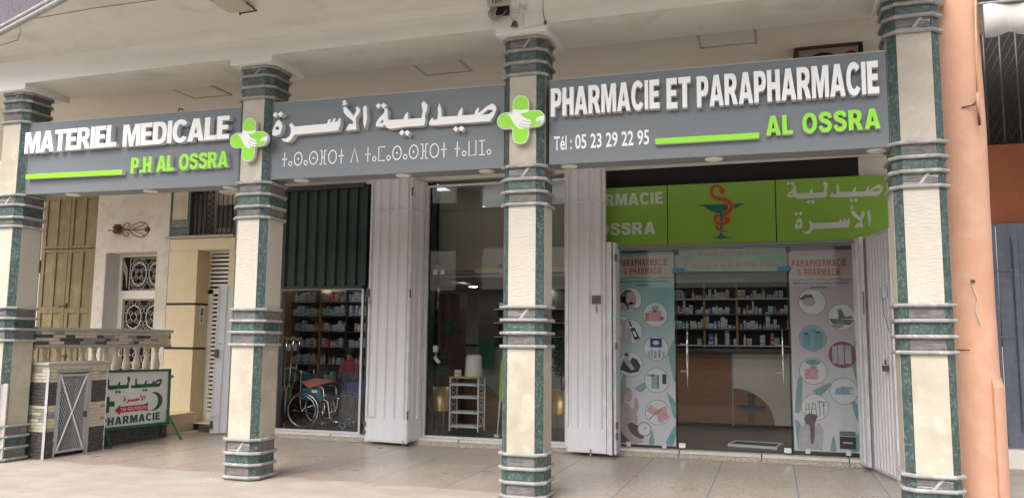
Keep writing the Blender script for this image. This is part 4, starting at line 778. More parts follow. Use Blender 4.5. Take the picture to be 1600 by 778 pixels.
# wall of shelves behind the counter
T = thing('medicine_shelving', 'wide dark shelving full of medicine behind the pharmacy counter', 'shelves')
box('carcass_back', 'shelf_dark', -3.0, 1.8, 9.35, 9.4, .1, 3.0, T)
for a, c in ((-3.0, -.86), (-.85, .55), (.56, 1.8)): box('fascia_panel', 'frost_panel', a, c, 8.95, 9.35, 2.83, 3.0, T)
SH = [2.505, 2.19, 1.89, 1.56]
for zz in SH: box('shelf_board', 'shelf_edge' if zz in (SH[0], SH[3]) else 'counter_top', -3.0, 1.8, 9.0, 9.35, zz - .03, zz, T)
for x in (-2.3, -1.35, -.7, .3, 1.1): box('upright', 'shelf_wood', x - .02, x + .02, 9.02, 9.35, 1.5, 2.83, T)
PK = [('pack_white', .7), ('pack_cream', .13), ('pack_blue', .04), ('pack_teal', .05), ('pack_green', .04), ('pack_red', .04)]
def pick(rr):
    a = rr.random(); s = 0
    for k, p in PK:
        s += p
        if a < s: return k
    return 'pack_white'
BAND = {'pack_white': 'pack_teal', 'pack_cream': 'pack_red', 'pack_blue': 'pack_white', 'pack_teal': 'pack_white', 'pack_green': 'pack_cream', 'pack_red': 'pack_white'}
def carton(k):                                              # a carton with a printed band and a small mark on its face
    b_ = MB().box(0, 1, 0, 1, 0, 1); b_.add([(.0, -.012, .12), (1, -.012, .12), (1, -.012, .3), (0, -.012, .3)], [(0, 1, 2, 3)], 1); b_.add([(.2, -.012, .55), (.8, -.012, .55), (.8, -.012, .66), (.2, -.012, .66)], [(0, 1, 2, 3)], 1)
    return b_.mesh('carton', [k, BAND[k]])
BOXM = {k: carton(k) for k, _ in PK}
bt = MB().lathe([(.5, 0), (.5, .62), (.2, .75), (.2, .98), (.0, 1)], (.5, .5), 8, caps=False); BOTM = {k: bt.mesh('bottle', k) for k, _ in PK}
rr = random.Random(11); cnt = 0
where = {2.505: 'on the top shelf behind the counter', 2.19: 'on the second shelf behind the counter', 1.89: 'on the third shelf behind the counter', 1.56: 'on the lowest shelf behind the counter'}
names = {'pack_white': 'white', 'pack_cream': 'cream', 'pack_blue': 'blue', 'pack_green': 'green', 'pack_red': 'red', 'pack_teal': 'teal'}
ORD = 'first second third fourth fifth sixth seventh eighth ninth tenth eleventh twelfth thirteenth fourteenth fifteenth sixteenth seventeenth eighteenth nineteenth twentieth'.split()
ORD += ['twenty-' + o for o in ORD[:9]] + ['thirtieth'] + ['thirty-' + o for o in ORD[:9]] + ['fortieth'] + ['forty-' + o for o in ORD[:9]]
def stock(x0, x1, y, zs, where_, grp, hmin, hmax, wmin, wmax, fill, mx, dep=.12):
    """one shelf of packs; each is a thing, named by its colour and its place counted from the left"""
    global cnt
    x = x0; n = 0; pos = 0
    while x < x1 and n < mx and pos < len(ORD):
        if rr.random() > fill: x += rr.uniform(.03, .16); continue
        wd = rr.uniform(wmin, wmax); h = rr.uniform(hmin, hmax); k = pick(rr); bot = rr.random() < .2
        reps = 1 if bot or h > .12 or rr.random() < .5 else rr.choice((2, 3))
        for r_ in range(reps):
            me = BOTM[k] if bot else BOXM[k]; w2 = min(wd, .06) if bot else wd
            o = inst('medicine_bottle' if bot else 'medicine_box', me, None, (x + rr.uniform(0, .006), y + rr.uniform(0, .05), zs + .001 + r_ * (h + .001)), (0, 0, rr.uniform(-.06, .06) if not bot else 0), (w2, min(w2, dep) if bot else dep, h))
            lv_ = '' if reps == 1 else ('lower ', 'upper ')[r_] if reps == 2 else ('bottom ', 'middle ', 'top ')[r_]
            o['label'] = '%s%s %s, %s from left %s' % (lv_, names[k], 'bottle' if bot else ('box' if reps == 1 else 'box of a stack'), ORD[pos], where_); o['category'] = 'bottle' if bot else 'box'; o['group'] = grp; n += 1; cnt += 1
        x += wd + rr.uniform(.001, .02); pos += 1
for zz in SH[:3]: stock(-1.95, .5, 9.03, zz, where[zz], 'medicine packs behind the counter', .05, .19, .03, .085, .85, 60)
stock(-1.5, .2, 9.03, 1.56, where[1.56], 'medicine packs behind the counter', .1, .25, .05, .1, .55, 14)
# floor mat
T = thing('door_mat', 'dark green mat in a white frame on the shop floor behind the glass door', 'mat', None, (-.3, 4.66, .1), R(-10)); T.scale = (.7, .8, 1)
f = MB(); f.box(-.5, .5, -.3, -.26, 0, .035); f.box(-.5, .5, .26, .3, 0, .035); f.box(-.5, -.46, -.26, .26, 0, .035); f.box(.46, .5, -.26, .26, 0, .035); f.build('frame', 'white_door', T); box('green_pile', 'mat_green', -.46, .46, -.26, .26, 0, .028, T)
o = MB().add([(-1.12, 3.66, .1065), (-.9, 3.66, .1065), (-.93, 3.76, .1065), (-1.1, 3.76, .1065)], [(0, 1, 2, 3)]).build('paint_patch', 'yellow_paint'); o['label'] = 'faded yellow paint patch on the sill at the pharmacy door'; o['category'] = 'paint'

# shelves behind the first window
T = thing('display_shelving', 'tall wooden shelving with white product boxes behind the wheelchair', 'shelves')
box('back', 'shelf_dark', -9.4, -7.3, 6.3, 6.34, .1, 2.75, T); box('wood_end_panel', 'shelf_wood', -9.42, -9.12, 5.93, 6.3, .1, 2.75, T)  # light on the end panel put into its wood; boards kept dark
for x in (-8.48, -7.9): box('upright', 'shelf_wood' if x < -8 else 'shelf_dark', x, x + .035, 5.95, 6.3, .1, 2.75, T)
SW_ = [2.33, 2.06, 1.76, 1.45, 1.12, .78, .45]
for zz in SW_: box('shelf_board', 'shelf_dark', -9.12, -7.3, 5.97, 6.3, zz - .03, zz, T)
wn = ['topmost', 'second', 'third', 'fourth', 'fifth', 'sixth', 'lowest']
for i, zz in enumerate(SW_[:6]):
    stock(-9.1, -7.4, 5.98, zz, 'on the %s shelf behind the wheelchair' % wn[i], 'product boxes behind the wheelchair window', .12, .21, .04, .075, .95 if i < 5 else .6, 26 if i < 5 else 10)
print('packs', cnt)

# wheelchair
def wheelchair():
    T = thing('wheelchair', 'folding wheelchair with teal seat and red cover behind the first shop window', 'wheelchair', None, (-7.36, 4.4, .1), 0)
    def wheel(y, ang=0):
        Wt = MB().tube([(.3 * math.cos(2 * math.pi * k / 36), y, .3 + .3 * math.sin(2 * math.pi * k / 36)) for k in range(36)], .0145, 8, closed=True).build('rear_wheel', 'rubber', T)
        MB().tube([(.282 * math.cos(2 * math.pi * k / 36), y - .004, .3 + .282 * math.sin(2 * math.pi * k / 36)) for k in range(36)], .013, 6, closed=True).build('rim', 'chrome', Wt)
        MB().tube([(.255 * math.cos(2 * math.pi * k / 36), y - .045, .3 + .255 * math.sin(2 * math.pi * k / 36)) for k in range(36)], .008, 6, closed=True).build('hand_rim', 'chrome', Wt)
        b = MB()
        for k in range(12): a = 2 * math.pi * k / 12; b.tube([(.02 * math.cos(a + 1), y, .3 + .02 * math.sin(a + 1)), (.275 * math.cos(a), y, .3 + .275 * math.sin(a))], .0028, 4)
        b.build('spokes', 'chrome', Wt); MB().tube([(0, y - .03, .3), (0, y + .03, .3)], .025, 10).build('hub', 'chrome', Wt)
    wheel(-.1); wheel(.42)
    b = MB()
    for y in (-.04, .36):
        b.tube(smooth_path([(-.22, y, .95), (-.12, y, .96), (-.1, y, .9), (-.1, y, .5), (-.08, y, .3)], 3), .011); b.tube([(-.1, y, .7), (.28, y, .7), (.33, y, .66), (.34, y, .5), (.34, y, .47)], .011); b.tube([(-.1, y, .48), (.38, y, .48), (.42, y, .44), (.46, y, .2), (.52, y, .12)], .011)
        b.tube([(-.08, y, .28), (.2, y, .22), (.36, y, .3), (.36, y, .48)], .011); b.tube([(.33, y, .34), (.33, y, .14)], .012); b.tube([(.5, y - .02, .12), (.66, y - .02, .13)], .02, 6)
    b.tube([(-.1, -.04, .3), (.3, .36, .48)], .01); b.tube([(-.1, .36, .3), (.3, -.04, .48)], .01); b.build('tube_frame', 'chrome', T)
    box('seat', 'seat_blue', -.1, .32, -.05, .37, .47, .51, T, bev=.01); box('side_panel', 'seat_blue', -.06, .3, -.052, -.04, .5, .67, T, bev=.004); box('backrest', 'seat_blue', -.115, -.09, -.04, .36, .52, .9, T, bev=.01)
    MB().add([(-.08, -.07, .78), (.22, -.07, .77), (.32, -.07, .75), (.08, -.08, .67), (-.08, .3, .82), (.22, .3, .81), (.32, .3, .77), (.08, .25, .74)], [(0, 3, 2, 1), (4, 5, 6, 7), (0, 1, 5, 4), (1, 2, 6, 5), (2, 3, 7, 6), (3, 0, 4, 7)]).build('red_cover', 'seat_red', T)
    for y in (-.04, .36):
        b = MB().tube([(.33 + .075 * math.cos(k * math.pi / 8), y, .078 + .062 * math.sin(k * math.pi / 8)) for k in range(16)], .016, 8, closed=True).build('caster_wheel', 'rubber', T); MB().lathe([(.03, -.01), (.03, .01)], (0, 0), 10).build('caster_hub', 'chrome', b).matrix_local = Matrix.Translation((.33, y, .078)) @ Matrix.Rotation(R(90), 4, 'X')
        MB().tube([(-.24, y, .955), (-.12, y, .955)], .017, 8).build('grip', 'rubber', T)
    box('care_label', 'acrylic_white', .12, .22, -.056, -.053, .6, .64, T)
    T.location = (-7.66, 4.3, .1); T.scale = (1.04, 1.04, 1.0)
wheelchair()
def crutch(x, y, lean, label):
    T = thing('crutch', label, 'crutch', 'pair of crutches in the first shop window', (x, y, .1)); T.rotation_euler = (R(-3), R(lean), 0)
    b = MB()
    for s_ in (-1, 1): b.tube([(s_ * .012, 0, .1), (s_ * .014, 0, .62), (s_ * .06, 0, .82), (s_ * .062, 0, 1.5)], .009, 6)
    b.tube([(0, 0, .03), (0, 0, .62)], .01, 6); b.build('alloy_shaft', 'chrome', T)
    b = MB(); b.tube(smooth_path([(-.1, 0, 1.53), (-.04, 0, 1.505), (.04, 0, 1.505), (.1, 0, 1.53)], 3), .022, 8); b.build('underarm_pad', 'crutch_pad', T); MB().tube([(-.06, 0, 1.0), (.06, 0, 1.0)], .016, 8).build('hand_grip', 'crutch_pad', T)
    MB().lathe([(.024, 0), (.02, .03), (.013, .07)], (0, 0), 10).build('rubber_tip', 'crutch_pad', T); box('paper_tag', 'acrylic_white', -.03, .04, -.014, -.012, 1.3, 1.42, T)
crutch(-8.03, 4.2, 0, 'aluminium crutch with yellow pads, nearer the glass beside the wheelchair'); crutch(-8.2, 4.55, 3, 'aluminium crutch with yellow pads, standing behind the other crutch')
T = thing('walking_stick', 'pale walking stick with purple tip leaning left of the crutches', 'stick'); MB().tube([(-8.2, 4.2, .13), (-8.03, 4.25, 1.1)], .009).build('shaft', 'chrome', T); MB().lathe([(.028, .1), (.018, .2)], (-8.2, 4.2), 10).build('tip', 'tip_purple', T)
# folded walker wrapped in film
T = thing('rollator', 'blue walking frame wrapped in clear film at the right of the wheelchair', 'walker', None, (-6.78, 4.35, .1))
b = MB()
for y in (0, .3):
    b.tube([(-.2, y, .05), (-.18, y, .8), (-.12, y, .88), (.14, y, .88), (.2, y, .8), (.24, y, .05)], .013); b.tube([(-.19, y, .55), (.21, y, .55)], .012)
b.tube([(-.19, 0, .7), (-.19, .3, .7)], .012); b.tube([(.2, 0, .05), (-.1, .3, .85)], .009); b.build('tube_frame', 'walker_blue', T)
box('folded_panel', 'walker_blue', -.19, .2, .03, .2, .58, .78, T, bev=.02)
for x, y in ((-.2, 0), (.24, 0), (-.2, .3), (.24, .3)): MB().tube([(x + .05 * math.cos(k * math.pi / 6), y, .055 + .045 * math.sin(k * math.pi / 6)) for k in range(12)], .012, 6, closed=True).build('wheel', 'acrylic_side', T)
MB().box(-.26, .3, -.04, .34, .0, .96).build('clear_wrap', 'plastic_film', T)

# solid figure in red set inside, in place of a reflection in the glass
def person():
    T = thing('person', 'figure in red top with dark hair behind the wheelchair, replacing a glass reflection', 'person', None, (-7.42, 5.3, .1), R(20)); T.scale = (.74, .74, .8)
    me = bpy.data.meshes.new('body'); V = [(0, 0, .82), (0, 0, 1.0), (0, 0, 1.2), (0, 0, 1.34), (0, 0, 1.42), (0, -.01, 1.5), (0, -.01, 1.58), (.16, 0, 1.3), (.2, -.03, 1.05), (.12, -.2, 1.0), (-.16, 0, 1.3), (-.22, -.03, 1.05), (-.14, -.22, 1.02), (.08, 0, .78), (.09, 0, .42), (.09, 0, .06), (.09, -.13, .03), (-.08, 0, .78), (-.09, 0, .42), (-.09, 0, .06), (-.09, -.13, .03)]
    E_ = [(0, 1), (1, 2), (2, 3), (3, 4), (4, 5), (5, 6), (3, 7), (7, 8), (8, 9), (3, 10), (10, 11), (11, 12), (0, 13), (13, 14), (14, 15), (15, 16), (0, 17), (17, 18), (18, 19), (19, 20)]
    rad = [.13, .11, .13, .1, .05, .085, .075, .055, .04, .03, .055, .04, .03, .085, .06, .045, .035, .085, .06, .045, .035]
    me.from_pydata(V, E_, []); o = bpy.data.objects.new('body', me); col.objects.link(o); o.parent = T; me.materials.append(M['skin'])
    sk = o.modifiers.new('skin', 'SKIN'); o.modifiers.new('ss', 'SUBSURF').levels = 1; o.modifiers['ss'].render_levels = 2
    for i, r_ in enumerate(rad): me.skin_vertices[0].data[i].radius = (r_, r_ * .8 if i < 5 else r_)
    me.skin_vertices[0].data[0].use_root = True
    MB().loft([circ(0, 0, a, 16, b_) and [(x, y, z) for x, y in circ(0, 0, a, 16, b_)] for a, b_, z in ((.17, .13, .78), (.15, .125, .95), (.17, .135, 1.15), (.2, .12, 1.3), (.12, .09, 1.39), (.065, .065, 1.42))], 0, True).build('red_top', 'cloth_red', T)
    for s_ in (-1, 1): MB().tube([(s_ * .15, 0, 1.33), (s_ * .19, -.01, 1.18), (s_ * .21, -.03, 1.05)], [.07, .06, .055], 10).build('sleeve', 'cloth_red', T)
    MB().loft([[(x, y, z) for x, y in circ(0, .02, a, 14, a * 1.05)] for a, z in ((.088, 1.5), (.1, 1.56), (.098, 1.62), (.07, 1.67), (.02, 1.69))], 0, True).build('hair', 'hair', T)
    MB().loft([[(x, y, z) for x, y in circ(0, 0, a, 14, b_)] for a, b_, z in ((.17, .14, .84), (.17, .14, .7), (.18, .15, .45), (.18, .15, .15))], 0, True).build('trousers', 'hair', T)
person()

# ------------------------------------------------------------------ inside the tall window
def topiary(x, y, balls, label):
    T = thing('topiary_tree', label, 'plant', None, (x, y, .1)); rr2 = random.Random(int(x * 100) % 97)
    MB().tube([(0, 0, .6), (-.02, 0, .9), (.03, 0, 1.15), (.0, 0, 1.5)], .012).build('stem', 'bark', T); MB().tube([(0, .02, .6), (.05, .02, .95), (.0, .02, 1.3)], .01).build('stem', 'bark', T)
    for bx_, by_, bz_, br in balls:
        b = MB()
        for k in range(420):
            v = Vector((rr2.gauss(0, 1), rr2.gauss(0, 1), rr2.gauss(0, 1))).normalized() * br * rr2.uniform(.7, 1.08); c = Vector((bx_, by_, bz_)) + v
            a = Vector((rr2.gauss(0, 1), rr2.gauss(0, 1), rr2.gauss(0, 1))).normalized(); d2 = a.cross(v).normalized() * .014; a = a * .02
            b.add([c - a, c + d2, c + a, c - d2], [(0, 1, 2, 3)])
        b.build('leaf_ball', 'plant_green', T)
topiary(-5.27, 4.5, [(.04, 0, .98, .1), (.02, -.03, 1.24, .12), (.2, 0, 1.68, .17)], 'dark topiary tree with round leaf balls, in the gold planter by the trolley')
topiary(-3.22, 4.6, [(0, 0, 1.1, .16), (.05, 0, 1.5, .2), (-.03, 0, 1.3, .14)], 'dark leafy plant in the gold planter right of the marble column')
def planter(x, y, label):
    T = thing('planter', label, 'planter', 'gold cylinder planters on thin legs', (x, y, .1))
    MB().lathe([(.0, .36), (.15, .36), (.155, .38), (.155, .74), (.148, .74), (.145, .6), (0, .6)], (0, 0), 28, caps=False).build('pot', 'gold', T)
    for k in range(4): a = R(45 + 90 * k); MB().tube([(.162 * math.cos(a), .162 * math.sin(a), 0), (.162 * math.cos(a), .162 * math.sin(a), .72)], .006, 6).build('leg', 'gold', T)
    MB().tube([(.162 * math.cos(k * math.pi / 12), .162 * math.sin(k * math.pi / 12), .36) for k in range(24)], .005, 5, closed=True).build('ring', 'gold', T)
planter(-5.27, 4.5, 'gold planter on thin legs left of the white trolley'); planter(-3.22, 4.6, 'gold planter on thin legs right of the marble column')
T = thing('trolley', 'white metal four shelf trolley with wooden top behind the tall window', 'trolley', None, (-4.76, 4.42, .1), R(0)); T.scale = (.93, .93, 1)
b = MB()
for sx in (-.26, .26):
    for sy in (-.16, .16): b.box(sx - .011, sx + .011, sy - .011, sy + .011, .06, .9)
b.build('posts', 'acrylic_side', T)
for zz in (.12, .34, .58, .78): box('shelf', 'acrylic_side', -.25, .25, -.16, .16, zz, zz + .02, T)
box('wooden_top', 'crutch_pad', -.28, .28, -.18, .18, .9, .92, T, bev=.003)
for sx in (-.26, .26):
    b = MB()
    for k in range(4):
        z0 = .14 + k * .19
        b.tube(smooth_path([(sx, -.14, z0), (sx, .05, z0 + .04), (sx, .05, z0 + .13), (sx, -.14, z0 + .17)], 3), .006, 5); b.tube(smooth_path([(sx, .14, z0), (sx, -.05, z0 + .04), (sx, -.05, z0 + .13), (sx, .14, z0 + .17)], 3), .006, 5)
    b.build('scrolled_side', 'acrylic_side', T)
for sx in (-.26, .26): MB().tube([(sx + .02 * math.cos(k * .785), -.16, .03 + .024 * math.sin(k * .785)) for k in range(8)], .012, 6, closed=True).build('caster', 'rubber', T)
for i, (zz, lab) in enumerate(((.6, 'second shelf'), (.36, 'third shelf'), (.14, 'bottom shelf'), (.8, 'top shelf'))):
    o = box('magazine', 'board_white', -4.98, -4.6, 4.3, 4.5, zz + .1, zz + .118); o['label'] = 'pale magazine stack on the %s of the white trolley' % lab; o['category'] = 'magazine'; o['group'] = 'magazines on the white trolley'
T = thing('water_dispenser', 'white cylindrical appliance on top of the white trolley', 'appliance', None, (-4.66, 4.42, 1.021)); MB().lathe([(.0, 0), (.14, 0), (.145, .02), (.13, .3), (.11, .35), (.0, .36)], (0, 0), 28, caps=False).build('body', 'white_door', T); MB().lathe([(.152, .0), (.152, .012)], (0, 0), 28).build('green_base', 'lime_plastic', T)
T = thing('card_terminal', 'small white box with dark buttons left of the cylinder on the trolley', 'box'); box('case', 'white_door', -4.95, -4.84, 4.3, 4.36, 1.022, 1.13, T, bev=.01); 
for k in range(3): box('button', 'rubber', -4.93 + .03 * k, -4.915 + .03 * k, 4.294, 4.3, 1.08 - .012 * k, 1.095 - .012 * k, T)
T = thing('feather_banner', 'lime green blade on a white pole leaning beside the marble column', 'banner'); MB().tube([(-4.2, 4.3, .14), (-4.13, 4.3, 1.1)], .012).build('pole', 'acrylic_white', T); box('foot', 'steel_edge', -4.24, -4.16, 4.26, 4.34, .1, .14, T)
MB().prism([smooth_path([(-4.17, .68), (-4.15, 1.2), (-4.12, 1.32), (-4.07, 1.3), (-4.09, .7), (-4.17, .68)], 3)[:-1]], XZ(4.28), -.01, .01).build('blade', ['lime_plastic'] * 2, T)
T = thing('curved_desk', 'pale grey curved reception desk with wooden arc behind the white trolley', 'desk'); box('front', 'desk_grey', -5.5, -3.0, 6.0, 6.4, .1, 1.5, T); MB().prism([[(-5.6, .1)] + [(-5.6 + 1.0 * math.cos(R(a)), .1 + .9 * math.sin(R(a))) for a in range(0, 91, 6)]], XZ(6.0), -.012, 0).build('wooden_arc', ['shop_wood'] * 2, T); box('desk_top', 'counter_top', -5.6, -2.9, 5.95, 6.5, 1.5, 1.54, T)
T = thing('wall_cabinet', 'red brown wooden cabinet inside the tall window below the ceiling rail', 'cabinet'); MB().lathe([(.36, .1), (.36, 2.45)], (-5.75, 5.9), 32).build('body', 'cabinet_red', T)
T = thing('back_shelf', 'dark display shelf of small jars at the back of the tall window', 'shelves')
box('back', 'shelf_dark', -5.9, -3.2, 8.0, 8.05, .1, 2.68, T)
for zz in (1.7, 1.98, 2.26): box('shelf_board', 'shelf_edge', -5.5, -3.2, 7.8, 8.0, zz - .02, zz, T)
for zz, wn_ in ((1.7, 'lower'), (1.98, 'middle'), (2.26, 'upper')): stock(-5.4, -4.0, 7.82, zz, 'on the %s shelf behind the trolley' % wn_, 'jars at the back of the tall window', .08, .15, .06, .1, .8, 9, .1)
o = box('green_bag', 'paint_green', -5.0, -4.78, 5.6, 5.75, 1.1, 1.6); o['label'] = 'dark green carrier panel hanging above the white trolley'; o['category'] = 'bag'
T = thing('ceiling_rail', 'wooden rail with small tags crossing the tall window at door height', 'rail'); box('rail', 'crutch_pad', -4.45, -2.97, 3.84, 3.87, 2.66, 2.73, T); box('dark_rail', 'steel_dark', -5.2, -4.45, 3.84, 3.87, 2.67, 2.71, T)
for x, k in ((-5.02, 'acrylic_side'), (-4.05, 'clamp_blue'), (-4.04, 'crutch_pad'), (-5.15, 'acrylic_side')): box('tag', k, x, x + .07, 3.825, 3.835, 2.64 if k != 'clamp_blue' else 2.73, 2.72 if k != 'clamp_blue' else 2.8, T)
T = thing('security_camera', 'small white camera on a bracket on the dark strip left of the topiary', 'camera'); box('mount', 'acrylic_white', -5.17, -5.1, 3.93, 3.98, 1.42, 1.52, T); MB().tube([(-5.13, 3.95, 1.42), (-5.1, 3.9, 1.33)], .008).build('arm', 'acrylic_white', T); MB().tube([(-5.12, 3.88, 1.34), (-5.03, 3.86, 1.25)], .028, 10).build('camera_body', 'acrylic_white', T)

# ================================================================== ENTRANCE to the left of the shop
T = thing('entrance_portal', 'beige tiled doorway surround with thin black bands left of the marble column', 'doorway')
b = [0.12, 1.06, 2.06, 3.0]                                # band heights on the pilaster
def tiles(x0, x1, y0, y1, zs, nm='tile'):
    for a, c in zip(zs[:-1], zs[1:]): box(nm, 'beige_tile', x0, x1, y0, y1, a + .002, c - .002, T)
bands = (1.42, 2.22)
tiles(-10.62, -9.985, 4.2, 4.56, [.12, 1.4]); tiles(-10.62, -9.985, 4.2, 4.56, [1.44, 2.2]); tiles(-10.62, -9.985, 4.2, 4.56, [2.24, 3.2])
for z in (1.42, 2.22): box('black_band', 'black_band', -10.622, -9.981, 4.197, 4.56, z - .02, z + .02, T)
tiles(-10.62, -9.2, 4.2, 4.56, [3.2, 3.42]); tiles(-9.3, -8.7, 4.2, 4.4, [.12, 3.2])
box('ledge', 'cap_grey', -10.68, -9.2, 4.14, 4.5, 3.425, 3.465, T)
box('threshold', 'beige_tile', -9.98, -9.0, 4.1, 4.7, .1, .125, T, bev=.004); box('black_skirting', 'black_band', -10.62, -9.0, 4.12, 4.2, 0, .1, T)
box('soffit', 'beige_tile', -9.98, -9.2, 4.3, 4.55, 3.19, 3.2, T)
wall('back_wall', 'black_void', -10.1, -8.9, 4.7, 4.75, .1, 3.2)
T = thing('louvred_door', 'white louvred metal door behind the open grey steel leaf', 'door')
b = MB(); X0, X1, Yd = -9.98, -8.95, 4.54
b.box(X0, X0 + .1, Yd, Yd + .05, .13, 2.5); b.box(X0 + .1, X1, Yd, Yd + .05, .13, .28); b.box(X0, X1, Yd, Yd + .05, 2.42, 2.52); b.box(X0 + .33, X0 + .37, Yd - .004, Yd + .046, .28, 2.42); b.build('frame', 'white_door', T)
z = .3
while z < 2.4: box('slat', 'white_door', X0 + .1, X1, Yd + .008, Yd + .03, z, z + .045, T); z += .078
z = 2.56
while z < 3.16: box('slat', 'white_door', X0 - .05, X1, Yd + .008, Yd + .03, z, z + .045, T); z += .078
box('mullion', 'white_door', X0 - .02, X0 + .01, Yd, Yd + .04, 2.52, 3.18, T); box('mullion', 'white_door', X0 + .42, X0 + .45, Yd, Yd + .04, 2.52, 3.18, T)
box('lock', 'rubber', X0 + .33, X0 + .37, Yd - .02, Yd, 1.35, 1.5, T); box('lock', 'rubber', X0 + .34, X0 + .38, Yd - .02, Yd, 1.95, 2.05, T)
T = thing('notice', 'small white notice with black figure stuck inside the beige doorway', 'notice'); MB().add([(-9.978, 4.32, 1.86), (-9.978, 4.45, 1.86), (-9.978, 4.45, 2.2), (-9.978, 4.32, 2.2)], [(0, 1, 2, 3)]).build('sheet', 'panel_white', T)
b = MB(); NF = YZ(-9.976); b.prism([circ(4.385, 2.12, .03, 12)], NF, 0, .001, 0, 0); b.prism([[(4.35, 2.02), (4.42, 2.02), (4.41, 2.09), (4.36, 2.09)]], NF, 0, .001, 0, 0); b.prism([circ(4.385, 1.93, .025, 10)], NF, 0, .001, 0, 0); b.prism([[(4.34, 1.975), (4.43, 1.975), (4.43, 1.99), (4.34, 1.99)]], NF, 0, .001, 0, 0); b.build('print', 'print_black', T)
T = thing('steel_door', 'open plain grey steel door leaf beside the entrance, behind the column', 'door')
b = MB(); b.add([(-9.07, 3.62, .02), (-8.68, 3.78, .02), (-8.64, 3.78, 2.5), (-9.03, 3.62, 2.5), (-9.085, 3.66, .02), (-8.695, 3.82, .02), (-8.655, 3.82, 2.5), (-9.045, 3.66, 2.5)], [(0, 1, 2, 3), (5, 4, 7, 6), (4, 0, 3, 7), (1, 5, 6, 2), (3, 2, 6, 7), (0, 4, 5, 1)]); b.build('sheet', 'steel_grey', T)
b = MB(); b.tube([(-9.07, 3.615, .02), (-9.03, 3.615, 2.5)], .014, 4); b.tube([(-8.94, 3.66, .02), (-8.9, 3.66, 2.5)], .01, 4); b.build('edge_bar', 'steel_edge', T)
b = MB(); b.tube([(-9.06, 3.6, .3), (-9.06, 3.57, .3), (-8.94, 3.6, .32)], .008); b.build('bolt', 'steel_edge', T); b = MB(); b.tube([(-8.99, 3.6, 2.4), (-8.99, 3.58, 1.55), (-8.92, 3.6, 1.5)], .008); b.build('bolt_rod', 'steel_edge', T); box('lock_box', 'steel_dark', -9.03, -8.98, 3.57, 3.62, 1.28, 1.42, T); box('hinge', 'steel_dark', -9.06, -9.03, 3.58, 3.62, .1, .22, T)
# little stone pier and iron grille above the doorway
T = thing('stone_pier', 'short beige and slate stone pier above the doorway lintel', 'pier')
box('beige_block', 'beige_stone', -10.6, -10.26, 4.2, 4.5, 3.78, 4.33, T); box('slate_block', 'ledge_stone', -10.61, -10.24, 4.19, 4.5, 3.625, 3.775, T); box('green_block', 'marble_green', -10.61, -10.24, 4.19, 4.5, 3.47, 3.615, T)
for x in (-10.64, -10.23): box('edge_strip', 'marble_green', x, x + .035, 4.185, 4.5, 3.47, 4.33, T)
T = thing('iron_grille', 'black iron grille with diamond lattice above the doorway', 'grille')
b = MB(); x0, x1, z0, z1, y = -10.18, -9.2, 3.5, 4.3, 4.24
for x in [x0 + .0, x0 + .1, x0 + .2, x0 + .3, x0 + .46, x0 + .56, x0 + .66, x0 + .76, x0 + .86, x0 + .96]: b.tube([(x, y, z0), (x, y, z1)], .009, 5)
b.build('bars', 'iron_black', T)
b = MB()
for k in range(8):
    zz = z0 + k * .11
    for q in (0, 1): b.tube([(x0 + .3 + .16 * q, y - .01, zz), (x0 + .46 - .16 * q, y - .01, zz + .11)], .008, 5)
b.build('lattice', 'iron_black', T); box('plate', 'iron_black', x0 + .02, x0 + .3, y + .01, y + .02, z0 + .02, z1 - .05, T); box('plate', 'iron_black', x0 + .52, x0 + .9, y + .01, y + .02, z0 + .1, z1 - .28, T); box('bottom_bar', 'rust', x0, x1, y - .015, y + .015, z0 - .02, z0 + .01, T)
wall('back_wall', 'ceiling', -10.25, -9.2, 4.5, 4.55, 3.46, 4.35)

# wooden shutters
T = thing('wooden_shutters', 'tall closed olive brown wooden shutters behind the balustrade', 'shutters')
lv = [(-13.72, -13.06), (-13.05, -12.38)]
box('surround', 'shutter_wood', -13.78, -12.36, 4.28, 4.3, .3, 4.36, T)
for a, c in lv:
    for (z0, z1), nm in (((3.32, 4.34), 'upper_leaf'), ((.4, 3.3), 'lower_leaf')):
        b = MB(); rails = [z0, z1] if z0 > 3 else [z0, 2.12, z1]; st_ = .085; mid = (a + c) / 2
        for x in (a, mid - st_ / 2, c - st_): b.box(x, x + st_, 4.235, 4.28, z0, z1)
        for zr in rails:
            q0 = max(z0, zr - .06); q1 = min(z1, zr + .06)
            for xa_, xb_ in ((a + st_, mid - st_ / 2), (mid + st_ / 2, c - st_)): b.box(xa_, xb_, 4.238, 4.28, q0, q1)
        o = b.build(nm, 'shutter_wood', T); bv = o.modifiers.new('b', 'BEVEL'); bv.width = .006
        for r0, r1 in zip(rails[:-1], rails[1:]):
            for xa_, xb_ in ((a + st_, mid - st_ / 2), (mid + st_ / 2, c - st_)): box('recessed_panel', 'shutter_wood', xa_ + .0, xb_ - .0, 4.262, 4.28, r0 + .06, r1 - .06, T)
b = MB(); b.tube([(-13.2, 4.22, 2.19), (-12.98, 4.22, 2.2)], .012); b.box(-13.03, -12.99, 4.21, 4.235, 2.16, 2.25); b.build('bolt', 'rust', T); box('bolt', 'rust', -13.0, -12.9, 4.2, 4.235, 1.22, 1.26, T); box('hinge', 'rust', -13.77, -13.73, 4.22, 4.28, 2.85, 3.1, T)

